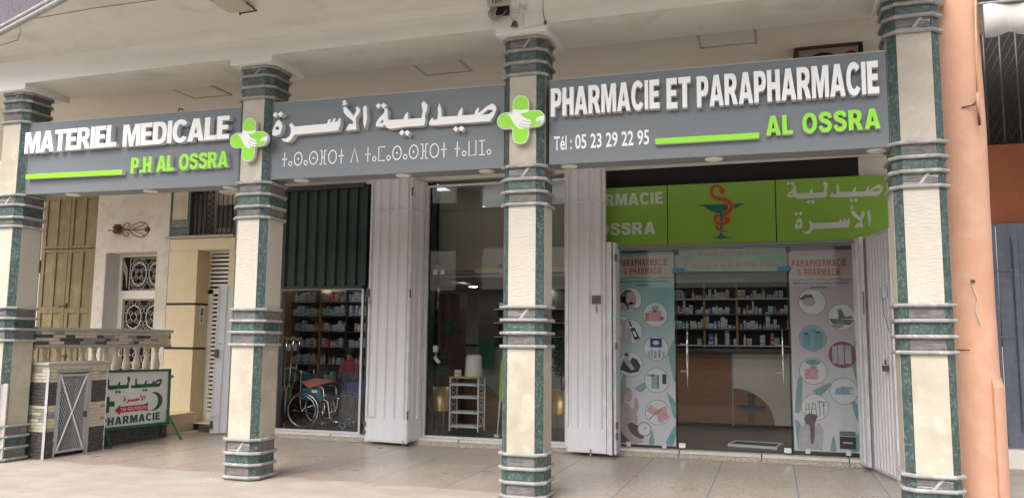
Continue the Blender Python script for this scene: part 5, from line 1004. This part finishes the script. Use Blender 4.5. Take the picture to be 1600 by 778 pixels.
# window with white scrolled ironwork
T = thing('iron_window_grille', 'white scrolled ironwork window in the peeling white wall', 'window')
y = 4.56
b = MB(); b.box(-12.08, -12.03, y, y + .04, .9, 3.2); b.box(-10.93, -10.9, y, y + .04, .9, 3.2); b.box(-12.03, -10.93, y, y + .04, 2.43, 2.5); b.box(-12.03, -10.93, y, y + .04, 3.15, 3.2); b.box(-12.03, -11.96, y - .01, y + .03, 1.0, 2.43); b.box(-10.97, -10.93, y - .01, y + .03, 1.0, 2.43); b.box(-11.96, -10.97, y - .01, y + .03, 2.34, 2.43); b.build('frame', 'white_door', T)
def spiral(r, turns=1.35, n=18): return [((r * (1 - .72 * i / n)) * math.cos(2 * math.pi * turns * i / n), 0, (r * (1 - .72 * i / n)) * math.sin(2 * math.pi * turns * i / n)) for i in range(n + 1)]
SCR = MB().tube(spiral(.11), .0068, 5).mesh('scroll', 'iron_white'); RING = MB().tube([(.105 * math.cos(2 * math.pi * k / 20), 0, .105 * math.sin(2 * math.pi * k / 20)) for k in range(20)], .0068, 5, closed=True).mesh('ring', 'iron_white')
for cxx, cz_, wd, hh, nx, nz in ((-11.42, 2.82, .84, .6, 2, 1), (-11.46, 1.67, .94, 1.3, 2, 2)):
    cw, ch = wd / nx, hh / nz
    for i in range(nx):
        for j in range(nz):
            px, pz = cxx - wd / 2 + cw * (i + .5), cz_ - hh / 2 + ch * (j + .5)
            inst('ring', RING, T, (px, y + .012, pz), (0, 0, 0), (1.7, 1, 2.1)); inst('ring', RING, T, (px, y + .013, pz), (0, 0, 0), (.7, 1, .75))
            for sx in (-1, 1):
                for sz in (-1, 1):
                    inst('scroll', SCR, T, (px + sx * cw * .17, y + .01, pz + sz * ch * .36), (0, 0, 0), (sx * .7, 1, sz * .75)); inst('scroll', SCR, T, (px + sx * cw * .4, y + .011, pz + sz * ch * .2), (0, 0, 0), (-sx * .5, 1, sz * .9)); inst('scroll', SCR, T, (px + sx * cw * .16, y + .012, pz + sz * ch * .1), (0, 0, 0), (sx * .55, 1, sz * .55))
    b = MB()
    for k in (0, nx): xx = cxx - wd / 2 + cw * k; b.tube([(xx, y + .01, cz_ - hh / 2), (xx, y + .01, cz_ + hh / 2)], .009, 5)
    for k in range(nz + 1): zz = cz_ - hh / 2 + ch * k; b.tube([(cxx - wd / 2, y + .01, zz), (cxx + wd / 2, y + .01, zz)], .009, 5)
    b.build('bars', 'iron_white', T)
for k in range(4): a = R(60 + 20 * k); MB().tube([(-11.98, y, 2.82 + .26), (-11.95 + .1 * math.cos(a), y, 2.9 + .02 * k), (-11.9, y, 2.56 + .05 * k)], .007, 5).build('scroll', 'iron_white', T)
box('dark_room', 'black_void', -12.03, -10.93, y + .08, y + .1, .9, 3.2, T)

# rusty wall lamp bracket
T = thing('wall_sconce', 'rusty wrought iron lamp bracket on the white wall above the iron window', 'lamp bracket')
y = 4.12; b = MB()
for s_ in (-1, 1):
    b.tube(smooth_path([(-11.7, y, 3.62), (-11.62, y, 3.62 + s_ * .1), (-11.54, y, 3.62 + s_ * .13), (-11.5, y, 3.62 + s_ * .08), (-11.55, y, 3.62 + s_ * .06)], 4), .009, 6)
    b.tube(smooth_path([(-11.6, y, 3.62), (-11.5, y, 3.62 + s_ * .02), (-11.4, y + .02, 3.62 + s_ * .1), (-11.28, y + .05, 3.62 + s_ * .14), (-11.16, y + .06, 3.62 + s_ * .1), (-11.14, y + .07, 3.62 + s_ * .04), (-11.2, y + .06, 3.62 + s_ * .03)], 4), .008, 6)
    b.tube(smooth_path([(-11.42, y, 3.62), (-11.33, y + .03, 3.62 + s_ * .05), (-11.24, y + .05, 3.62 + s_ * .08), (-11.2, y + .06, 3.62 + s_ * .14)], 4), .006, 5)
b.tube([(-11.7, y, 3.62), (-11.2, y + .06, 3.62), (-11.12, y + .08, 3.62)], .008, 6); b.build('scroll_arms', 'rust', T)
MB().lathe([(.02, -.09), (.06, -.08), (.085, -.05), (.07, .0), (.09, .03), (.06, .07), (.065, .09)], (0, 0), 9, smooth=False).build('lamp_cup', 'rust', T).location = (-11.76, y - .02, 3.63)
MB().tube([(-11.85, y - .02, 3.6), (-11.95, y - .02, 3.63), (-11.98, y - .02, 3.6)], .01, 5).build('hook', 'rust', T); MB().lathe([(.0, 0), (.05, 0), (.05, .02), (0, .02)], (0, 0), 12, caps=False).build('wall_plate', 'rust', T).matrix_local = Matrix.Translation((-11.14, 4.2, 3.62)) @ Matrix.Rotation(R(90), 4, 'X')

# ------------------------------------------------------------------ balustrade running back from the first column
T = thing('balustrade', 'cream balustrade with mosaic stone top rail left of the doorway', 'balustrade')
yb0, yb1 = .46, 3.06
box('rail_core', 'cap_grey', -9.78, -9.52, yb0, yb1 - .01, 1.5, 1.68, T); box('rail_cap', 'cap_grey', -9.82, -9.47, yb0, yb1 + .03, 1.685, 1.735, T, bev=.01); box('rail_foot', 'cap_grey', -9.8, -9.49, yb0, yb1 + .01, 1.455, 1.497, T, bev=.006)
rr = random.Random(5); VB = {k: MB().box(0, 1, 0, 1, 0, 1).mesh('brick', k) for k in ('veneer_dark', 'veneer_light', 'veneer_grey')}
def veneer(T_, ax, fix, u0, u1, z0, z1, seq, rowh=.036, lo=.1, hi=.26, thick=.02, sgn=1, nm='stone_strip'):
    """rows of thin stone strips on a face; ax 'x' = face at x=fix running along y, 'y' = face at y=fix running along x"""
    n = max(1, round((z1 - z0) / rowh)); h = (z1 - z0) / n
    for r_ in range(n):
        a = u0 - rr.uniform(0, .05)
        while a < u1 - .01:
            w_ = rr.uniform(lo, hi); s0 = max(a, u0); s1 = min(a + w_, u1)
            if s1 - s0 > .012:
                k = seq((r_ + .5) / n, rr); t = thick + rr.uniform(-.006, .006); zz = z0 + r_ * h + .003
                if ax == 'x': inst(nm, VB[k], T_, (fix - .004 if sgn > 0 else fix - t, s0 + .002, zz), (0, 0, 0), (t + .004, s1 - s0 - .004, h - .006))
                else: inst(nm, VB[k], T_, (s0 + .002, fix - t, zz), (0, 0, 0), (s1 - s0 - .004, t + .004, h - .006))
            a += w_
veneer(T, 'x', -9.52, yb0, yb1, 1.5, 1.68, lambda q, r_: r_.choice(['veneer_dark', 'veneer_light', 'veneer_light', 'veneer_grey']), rowh=.045, lo=.1, hi=.3)

prof = [(.055, 1.0), (.055, 1.04), (.035, 1.05), (.032, 1.07), (.05, 1.1), (.062, 1.15), (.058, 1.2), (.042, 1.27), (.03, 1.33), (.028, 1.37), (.04, 1.38), (.04, 1.395), (.03, 1.405), (.034, 1.42), (.052, 1.43), (.052, 1.455)]
BAL = MB().lathe(prof, (0, 0), 14).mesh('baluster', 'baluster_cream'); yy = .55
while yy < 3.0: inst('baluster', BAL, T, (-9.65, yy, 0)); yy += .215
box('base_wall', 'cap_grey', -9.79, -9.5, yb0, 3.06, 0, .94, T); box('base_cap', 'cap_grey', -9.84, -9.45, yb0, 3.12, .945, 1.0, T, bev=.01)
band_seq = lambda q, r_: ('veneer_dark' if q < .36 or .62 < q < .86 else r_.choice(['veneer_light', 'veneer_light', 'veneer_grey']))
veneer(T, 'x', -9.5, 1.5, 3.06, 0, .94, band_seq, rowh=.05, lo=.14, hi=.3)

# meter cupboard faced with stone strips
T = thing('meter_cupboard', 'low stone faced cupboard with grey diamond mesh door beside the first column', 'cupboard')
X = -9.25; box('body', 'cap_grey', -9.6, X, .47, .6, 0, 1.17, T); box('body', 'cap_grey', -9.6, -9.5, .6, 1.46, 0, 1.17, T); box('body', 'cap_grey', -9.5, X, 1.17, 1.48, 0, 1.17, T); box('lintel', 'cap_grey', -9.5, X + .012, .6, 1.17, 1.12, 1.17, T); box('inner_floor', 'shelf_dark', -9.5, X - .05, .6, 1.17, 0, .03, T)
box('cap', 'cap_grey', -9.64, X + .05, .425, 1.52, 1.22, 1.265, T, bev=.012); box('cap_band', 'veneer_light', -9.6, X + .02, .46, 1.49, 1.17, 1.22, T, bev=.003)
seq2 = lambda q, r_: ('veneer_dark' if q < .3 or .6 < q < .84 else r_.choice(['veneer_light', 'veneer_light', 'veneer_grey', 'veneer_light']))
veneer(T, 'y', .47, -9.58, X - .0, .0, 1.17, seq2, rowh=.044, lo=.14, hi=.3); veneer(T, 'x', X, .49, .61, .0, 1.17, seq2, rowh=.044, lo=.12, hi=.2); veneer(T, 'x', X, 1.19, 1.47, .0, 1.17, seq2, rowh=.044, lo=.12, hi=.22)
MB().tube([(X + .012, .462, 0), (X + .012, .462, 1.17)], .022, 4).build('corner_strip', 'steel_edge', T); MB().tube([(X + .01, 1.485, 0), (X + .01, 1.485, 1.17)], .012, 4).build('corner_strip', 'steel_edge', T)
DR = MB(); y0, y1, z0, z1 = .635, 1.135, .05, 1.1
DR.box(X, X + .03, y0, y0 + .03, z0, z1); DR.box(X, X + .03, y1 - .03, y1, z0, z1); DR.box(X, X + .03, y0 + .03, y1 - .03, z0, z0 + .03); DR.box(X, X + .03, y0 + .03, y1 - .03, z1 - .03, z1); o = DR.build('mesh_door', 'mesh_grey', T)
b = MB(); b.tube([(X + .02, y0 + .02, z0), (X + .02, y1 - .02, z1)], .013, 4); b.tube([(X + .023, y1 - .02, z0), (X + .023, y0 + .02, z1)], .013, 4); b.build('cross_brace', 'steel_edge', o)
b = MB(); sp = .047; slope = 1.9
def seg(k, s_):
    pts = []
    # lines z = zc + s_*slope*(y-y0)
    c = z0 + k
    ya_, yb_ = y0 + .02, y1 - .02
    za, zb_ = c + s_ * slope * (ya_ - y0), c + s_ * slope * (yb_ - y0)
    def cl(yv): return c + s_ * slope * (yv - y0)
    lo_, hi_ = z0 + .02, z1 - .02
    cand = [ya_, yb_] + [y0 + (zz - c) / (s_ * slope) for zz in (lo_, hi_)]
    cand = sorted(yv for yv in cand if ya_ - 1e-6 <= yv <= yb_ + 1e-6 and lo_ - 1e-4 <= cl(yv) <= hi_ + 1e-4)
    if len(cand) >= 2 and cand[-1] - cand[0] > .01: b.tube([(X + .008, cand[0], cl(cand[0])), (X + .008, cand[-1], cl(cand[-1]))], .0042, 4)
k = -1.0
while k < 2.2: seg(k, 1); seg(k, -1); k += sp * 1.6
b.build('diamond_mesh', 'mesh_grey', o); box('lock', 'rust', X + .02, X + .05, y1 - .05, y1 - .02, .5, .58, o)
b = MB(); b.box(-9.48, -9.46, .75, 1.0, .4, .9); b.build('meter_panel', 'walker_blue', T)
MB().add([(X + .033, 1.155, .0), (X + .033, 1.185, .0), (X + .033, 1.185, 1.12), (X + .033, 1.155, 1.12)], [(0, 1, 2, 3)]).build('jamb_strip', 'mesh_grey', T); MB().box(X, X + .03, .612, .632, 0, 1.12).build('jamb_strip', 'mesh_grey', T); MB().box(X, X + .03, 1.14, 1.168, 0, 1.12).build('jamb_strip', 'mesh_grey', T)

# green framed street sign on splayed legs
T = thing('street_sign', 'white board in a green frame reading PHARMACIE with cross, crescent and red arrow', 'sign', None, (-9.37, 0, 0))
Yb0, Yb1 = 1.495, 2.93
def BP(u, v, d): return (-.015 * (v - .7) - d, u, v)    # board leans back a little
def q4(name, m_, pts, d0, d1): return MB().prism([pts], BP, d0, d1, 0, 0).build(name, m_, T)
zt = lambda yv: 1.118 - .012 * (yv - 1.5); zb = lambda yv: .262 - .02 * (yv - 1.5)
q4('panel', 'panel_white', [(Yb0, zb(Yb0)), (Yb1, zb(Yb1)), (Yb1, zt(Yb1)), (Yb0, zt(Yb0))], -.005, .01)
fm = MB(); fw2 = .03
for pts in ([(Yb0, zt(Yb0) - fw2), (Yb1, zt(Yb1) - fw2), (Yb1, zt(Yb1) + .005), (Yb0, zt(Yb0) + .005)], [(Yb0, zb(Yb0) - .01), (Yb1, zb(Yb1) - .01), (Yb1, zb(Yb1) + fw2), (Yb0, zb(Yb0) + fw2)], [(Yb1 - .04, zb(Yb1) + fw2), (Yb1, zb(Yb1) + fw2), (Yb1, zt(Yb1) - fw2), (Yb1 - .04, zt(Yb1) - fw2)], [(Yb0, zb(Yb0) + fw2), (Yb0 + .04, zb(Yb0) + fw2), (Yb0 + .04, zt(Yb0) - fw2), (Yb0, zt(Yb0) - fw2)]): fm.prism([pts], BP, -.03, .012, 0, 0)
fm.build('frame', 'frame_green', T)
GP = ['paint_green'] * 2
block_text('PHARMACIE', 1.53, 2.74, .315, .43, BP, -.009, -.005, GP, T, gap=.14)
arabic(SADLIYA, SAD_G, .218, 3.575, 1.53, 1.22 / 1.22, .835, .82, BP, -.009, -.005, GP, T)
arabic(OSRA, OSR_G, .31, 3.155, 1.95, .47, .64, .33, BP, -.009, -.005, ['paint_red'] * 2, T)
q4('arrow', 'paint_red', [(1.79, .525), (1.9, .602), (1.9, .575), (2.37, .575), (2.48, .597), (2.45, .535), (2.48, .468), (2.37, .485), (1.9, .485), (1.9, .452)], -.009, -.005)
font_text('Tél: 023.7322.95', 1.9, 2.43, .508, .555, lambda u, v, d: BP(u, v, d), -.0095, 'phone_number', 'panel_white', T, .02)
q4('cross', 'paint_green', [(1.6, .735), (1.68, .733), (1.68, .667), (1.78, .659), (1.78, .584), (1.68, .591), (1.68, .5), (1.6, .505), (1.6, .59), (1.535, .595), (1.535, .665), (1.6, .663)], -.009, -.005)
mo = arc(2.58, .61, .2, .145, -95, 95, 16) + arc(2.52, .61, .165, .135, 85, -85, 14); q4('crescent', 'paint_green', mo, -.009, -.005)
for yv, fy, fx in ((1.56, 1.62, .14), (2.89, 2.84, .36)):
    MB().tube([(0, yv, .44), (fx, fy, .0)], .016, 6).build('leg', 'frame_green', T); MB().tube([(-.02, yv, .44), (-.12, yv + .02, .0)], .016, 6).build('leg', 'frame_green', T)
MB().tube([(.02, 2.86, .3), (.2, 2.85, .22)], .01, 5).build('brace', 'frame_green', T)

# ================================================================== RIGHT-HAND BAY
T = thing('round_column', 'round salmon orange plastered column beside the marble clad column', 'column', None, (1.865, 1.02, 0))
b = MB(); rings = []; rr = random.Random(9)
for i in range(28):
    z = i * .2; base = .222 + .006 * math.sin(z * 2.1) + rr.uniform(-.002, .002)
    if z < .3: base += .012 * (1 - z / .3)
    rings.append([((base + .003 * math.sin(3 * a_ + z)) * math.cos(a_), (base + .003 * math.sin(3 * a_ + z)) * math.sin(a_), z - .02) for a_ in [2 * math.pi * k / 40 for k in range(40)]])
b.loft(rings, 0, True); b.build('shaft', 'orange_plaster', T)
b = MB(); rings = []
for z in (-.02, .3, .8, 1.2, 1.27, 1.29):
    q = .255 if z < 1.25 else .235
    rings.append([(q * math.cos(R(a_)), q * math.sin(R(a_)), z) for a_ in range(-62, 40, 6)] + [(.15 * math.cos(R(a_)), .15 * math.sin(R(a_)), z) for a_ in (40, -62)])
b.loft(rings, 0, False).build('plaster_patch', 'orange_plaster', T, label='thicker plaster patch low on the column')
b = MB(); b.tube([(-.02, -.225, 2.2), (.02, -.228, 2.05), (.0, -.228, 1.93), (.03, -.23, 1.8)], .005, 5); b.build('string', 'cable_white', T); b = MB()
for k in range(6): b.tube([(-.01, -.23, 2.22), (-.01 + .04 * math.cos(k * 1.05) * .5, -.235, 2.22 + .015 * math.sin(k * 1.05))], .007, 5)
b.build('knot', 'plant_green', T); MB().tube([(-.17, -.16, 1.56), (-.07, -.235, 1.555)], .004, 4).build('nail', 'rust', T)
b = MB()
for k in range(26): b.tube([(-.22 + rr.uniform(-.02, .02), -.17 + rr.uniform(-.04, .0), rr.uniform(0, .38)) for _ in range(2)], rr.uniform(.01, .03), 6)
b.build('mortar_lumps', 'rail_stone', T)
wall('neighbour_wall', 'orange_wall', 1.8, 7, 4.5, 4.75, 3.26, 4.37); wall('neighbour_wall', 'orange_wall', 1.8, 2.5, 4.5, 4.75, 0, 3.26); wall('neighbour_step', 'plaster', 1.9, 7, 4.3, 4.6, 0, .24); wall('side_wall', 'old_white_wall', 1.55, 1.8, .46, 3.72, 0, 5.05) if False else None
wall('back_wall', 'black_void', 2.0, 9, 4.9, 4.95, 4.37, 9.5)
T = thing('grille_window', 'dark barred window with wire mesh above the orange wall', 'window')
b = MB()
for k in range(14): x = 2.55 + k * .2; b.tube([(x, 4.6, 4.38), (x, 4.6, 6.2)], .012, 5)
b.build('bars', 'steel_dark', T); b = MB()
for k in range(50):
    x = 2.2 + k * .1
    for s_ in (-1, 1): b.tube([(x, 4.64, 4.38), (x + s_ * .9, 4.64, 6.2)], .004, 3)
b.build('wire_mesh', 'iron_black', T)
T = thing('garage_door', 'blue grey sheet steel door behind the salmon column', 'door')
x = 2.5; n_ = 0
while x < 5.5:
    box('steel_panel', 'blue_steel', x + .004, x + .42, 4.42, 4.45, .26, 3.25, T); b = MB(); b.add([(x + .16, 4.42, .45), (x + .26, 4.42, .45), (x + .24, 4.385, .55), (x + .18, 4.385, .55), (x + .16, 4.42, 3.1), (x + .26, 4.42, 3.1), (x + .24, 4.385, 3.0), (x + .18, 4.385, 3.0)], [(0, 1, 2, 3), (0, 3, 7, 4), (3, 2, 6, 7), (2, 1, 5, 6), (4, 7, 6, 5)]).build('pressed_rib', 'blue_steel', T); x += .43
for zz in (1.7, 2.6): box('cross_rail', 'blue_steel', 2.5, 5.5, 4.405, 4.42, zz, zz + .03, T)
# awning with scalloped valance, and its crank
T = thing('awning', 'off-white awning valance with scalloped edge at the top right', 'awning')
b = MB(); n_ = 60; x0, x1 = 2.08, 4.4; top = []; bot = []
for i in range(n_ + 1):
    x = x0 + (x1 - x0) * i / n_; yv = .8 + .015 * math.sin(x * 14); top.append((x, yv, 4.99)); bot.append((x, yv + .01 * math.sin(x * 9), 4.7 - .06 * abs(math.sin((x - x0) * math.pi / .36 + 1.2))))
b.add(top + bot, [(i, i + 1, n_ + 2 + i, n_ + 1 + i)[::-1] for i in range(n_)], 0, True); o = b.build('valance', 'awning_cloth', T); so_ = o.modifiers.new('s', 'SOLIDIFY'); so_.thickness = .004
MB().tube([(2.04, .8, 5.0), (4.5, .8, 5.0)], .018, 8).build('front_rod', 'rail_stone', T); MB().add([(2.08, .8, 5.0), (4.4, .8, 5.0), (4.4, 4.3, 5.9), (2.08, 4.3, 5.9)], [(0, 1, 2, 3)]).build('canopy', 'awning_cloth', T)
T = thing('awning_crank', 'thin rusty awning crank rod hanging in front of the salmon column', 'crank')
MB().tube([(2.02, .78, 5.25), (1.985, .76, 4.4), (1.975, .75, 4.05)], .008, 6).build('rod', 'orange_plaster', T); MB().tube([(1.975, .75, 4.08), (1.975, .75, 3.86)], .016, 8).build('sleeve', 'orange_plaster', T); MB().tube([(1.975, .75, 3.86), (1.978, .75, 3.83), (1.98, .75, 3.75)], [.006, .016, .012], 8).build('handle', 'rust', T)
MB().tube([(1.975, .75, 4.0), (1.93, .77, 3.96), (1.84, .79, 3.95)], .007, 5).build('wall_hook', 'rust', T); MB().tube([(1.97, .75, 3.96), (1.86, .79, 3.95)], .005, 5).build('wall_hook', 'rust', T)

# ================================================================== THINGS ON THE BEAM AND CEILING
T = thing('air_conditioner', 'outdoor air conditioner unit hung under the porch ceiling above the right sign', 'air conditioner')
box('casing', 'ac_white', .36, 1.02, 1.74, 2.05, 4.4, 5.03, T, bev=.01); box('bracket', 'rust', .31, .36, 1.7, 2.05, 4.3, 5.045, T); box('bracket', 'iron_black', 1.03, 1.06, 1.7, 2.05, 4.3, 5.045, T); box('dark_top', 'rust', .36, 1.03, 1.7, 2.1, 5.032, 5.046, T)  # left brown box: side shade of the unit put into its colour
b = MB()
for k in range(7): r_ = .03 + .03 * k; b.tube([(.63 + r_ * math.cos(a_), 1.725, 4.72 + r_ * math.sin(a_)) for a_ in [2 * math.pi * i / 28 for i in range(28)]], .004, 4, closed=True)
b.build('fan_guard', 'steel_grey', T); MB().prism([circ(.63, 4.72, .25, 32)], XZ(1.74), -.006, 0).build('fan_recess', ['black_void'] * 2, T)
MB().prism([circ(.93, 4.9, .07, 24)], XZ(1.74), -.006, 0).build('round_badge', ['red_badge'] * 2, T); b = MB(); b.prism([ribbon([(.935, 4.94), (.935, 4.87), (.955, 4.87)], .006)], XZ(1.732), -.001, 0, 0, 0); b.prism([circ(.91, 4.92, .008, 8)], XZ(1.732), -.001, 0, 0, 0); b.prism([ribbon(arc(.93, 4.9, .05, .05, 100, 350, 12), .005)], XZ(1.732), -.001, 0, 0, 0); b.build('badge_mark', 'ac_white', T)
T = thing('junction_box', 'cream electrical box with tangled cables on the beam above the Arabic sign end', 'junction box')
box('case', 'box_cream', -2.83, -2.59, -.22, -.11, 5.16, 5.5, T, bev=.008); rr = random.Random(2)
b = MB()
for x, h in ((-2.77, .05), (-2.74, .05), (-2.72, .05)): b.box(x, x + .008, -.226, -.22, 5.175, 5.175 + h)
b.tube([(-2.68 + .014 * math.cos(k * .785), -.225, 5.2 + .014 * math.sin(k * .785)) for k in range(8)], .003, 4, closed=True); b.build('marks', 'print_black', T)
for k in range(9):
    q = k * .013; MB().tube(smooth_path([(-2.8 + q * .7, -.16, 5.17), (-2.83 + q, -.17 - .004 * k, 5.08 + q * .4), (-2.77 + q * .2, -.17, 5.015 + q * .5), (-2.68, -.17 + .003 * k, 5.05 + q * .3), (-2.62, -.16, 5.12 + .004 * k)], 5), .0045, 5).build('cable_loop', 'cable_white' if k % 2 else 'cable', T)
box('dark_opening', 'black_void', -2.8, -2.61, -.165, -.12, 5.07, 5.17, T)
T = thing('cable_bundle', 'hanging loop of white cable ending in a dark connector above the second column', 'cable'); b = MB(); b.tube(smooth_path([(-2.6, -.13, 5.45), (-2.6, -.14, 5.13), (-2.585, -.14, 5.05), (-2.555, -.14, 5.0), (-2.52, -.14, 5.03), (-2.49, -.14, 5.1), (-2.49, -.13, 5.45)], 4), .006, 6); b.tube([(-2.59, -.115, 5.13), (-2.49, -.115, 5.13)], .003, 4); b.tube([(-2.59, -.115, 5.1), (-2.49, -.115, 5.095)], .003, 4); b.build('loop', 'cable_white', T)
b = MB()
for k in range(8): b.tube([(-2.55 + rr.uniform(-.02, .02), -.14 + rr.uniform(-.015, .015), 4.995 - rr.uniform(0, .02)), (-2.55 + rr.uniform(-.035, .035), -.14 + rr.uniform(-.02, .02), 4.92 + rr.uniform(0, .03))], .009, 5)
b.build('connector', 'steel_dark', T)
T = thing('cable_tangle', 'thin pale wires coiled beside the hanging loop above the second column', 'cable')
for k in range(5): MB().tube(smooth_path([(-2.48 + .018 * k, -.12, 5.45), (-2.48 + .02 * k, -.13, 5.15), (-2.47 + rr.uniform(-.01, .06), -.135, 5.1 + rr.uniform(-.03, .03)), (-2.44 + rr.uniform(-.03, .03), -.13, 5.13)], 3), .0025, 4).build('wire', 'cable_white', T)
T = thing('surface_cable', 'thin cable clipped down the beam to its corner right of the second column', 'cable'); MB().tube(smooth_path([(-2.24, -.25, 5.31), (-2.235, -.13, 5.17), (-2.24, -.108, 5.07), (-2.22, -.108, 4.97)], 3), .004, 5).build('wire', 'cable', T); MB().tube([(-2.46, -.107, 5.1), (-2.455, -.107, 4.91), (-2.23, -.107, 4.935)], .0025, 4).build('wire', 'trim_paint', T); box('clip', 'steel_dark', -2.225, -2.2, -.125, -.104, 4.925, 4.965, T)
T = thing('surface_cable', 'thin dark cable stepping along the balcony underside at the top left', 'cable'); MB().tube([(-9.43, -.46, 5.335), (-9.05, -.53, 5.343), (-8.75, -.75, 5.344), (-8.5, -1.0, 5.344), (-7.29, -1.045, 5.344), (-6.2, -1.02, 5.344), (-5.3, -1.02, 5.344)], .0035, 5).build('wire', 'cable', T)
T = thing('lamp_base', 'rusty edged cream plate on the balcony underside near the top centre left', 'lamp plate', None, (-5.62, -.66, 5.3)); box('plate', 'box_cream', -.22, .12, -.25, .1, 0, .05, T, bev=.005); b = MB(); b.tube([(-.1, .11, -.01), (.14, .1, -.01), (.15, -.1, 0)], .01, 5); b.tube([(-.08, .11, 0), (-.08, .1, -.04)], .008, 5); b.build('bracket', 'rust', T)
T = thing('hanging_hook', 'tiny dark hook on top of the MATERIEL MEDICALE sign', 'hook'); MB().tube([(-7.15, .2, 4.43), (-7.12, .2, 4.5), (-7.06, .2, 4.48)], .01, 5).build('hook', 'rust', T)

# the street side opposite, seen only as reflections
T = thing('opposite_building', 'plain pale building across the street, seen only reflected in the glass', 'building')
box('wall', 'street_wall', -60, 50, -44, -36, 0, 5, T)
for i in range(12):
    for z in (1.2,): box('window', 'mirror_dark', -55 + i * 8, -52 + i * 8, -36.02, -35.95, z, z + 2.4, T)

rr = random.Random(21); b = MB()
for k in range(90):
    x, y = (rr.uniform(-9.3, 1.2), rr.uniform(-2.2, .6)) if k < 60 else (rr.choice(BX) + rr.uniform(-.35, .35), rr.uniform(-.25, -.02)); q = rr.uniform(.004, .013); c = Vector((x, y, -.004 + q * .4))
    b.add([c + Vector((q, 0, 0)), c + Vector((0, q * .8, 0)), c - Vector((q, 0, 0)), c - Vector((0, q * .7, 0)), c + Vector((0, 0, q * .8))], [(0, 1, 4), (1, 2, 4), (2, 3, 4), (3, 0, 4)])
o = b.build('gravel_bits', 'core_mortar'); o['kind'] = 'stuff'; o['label'] = 'loose grit and mortar crumbs on the dusty pavement'; o['category'] = 'grit'
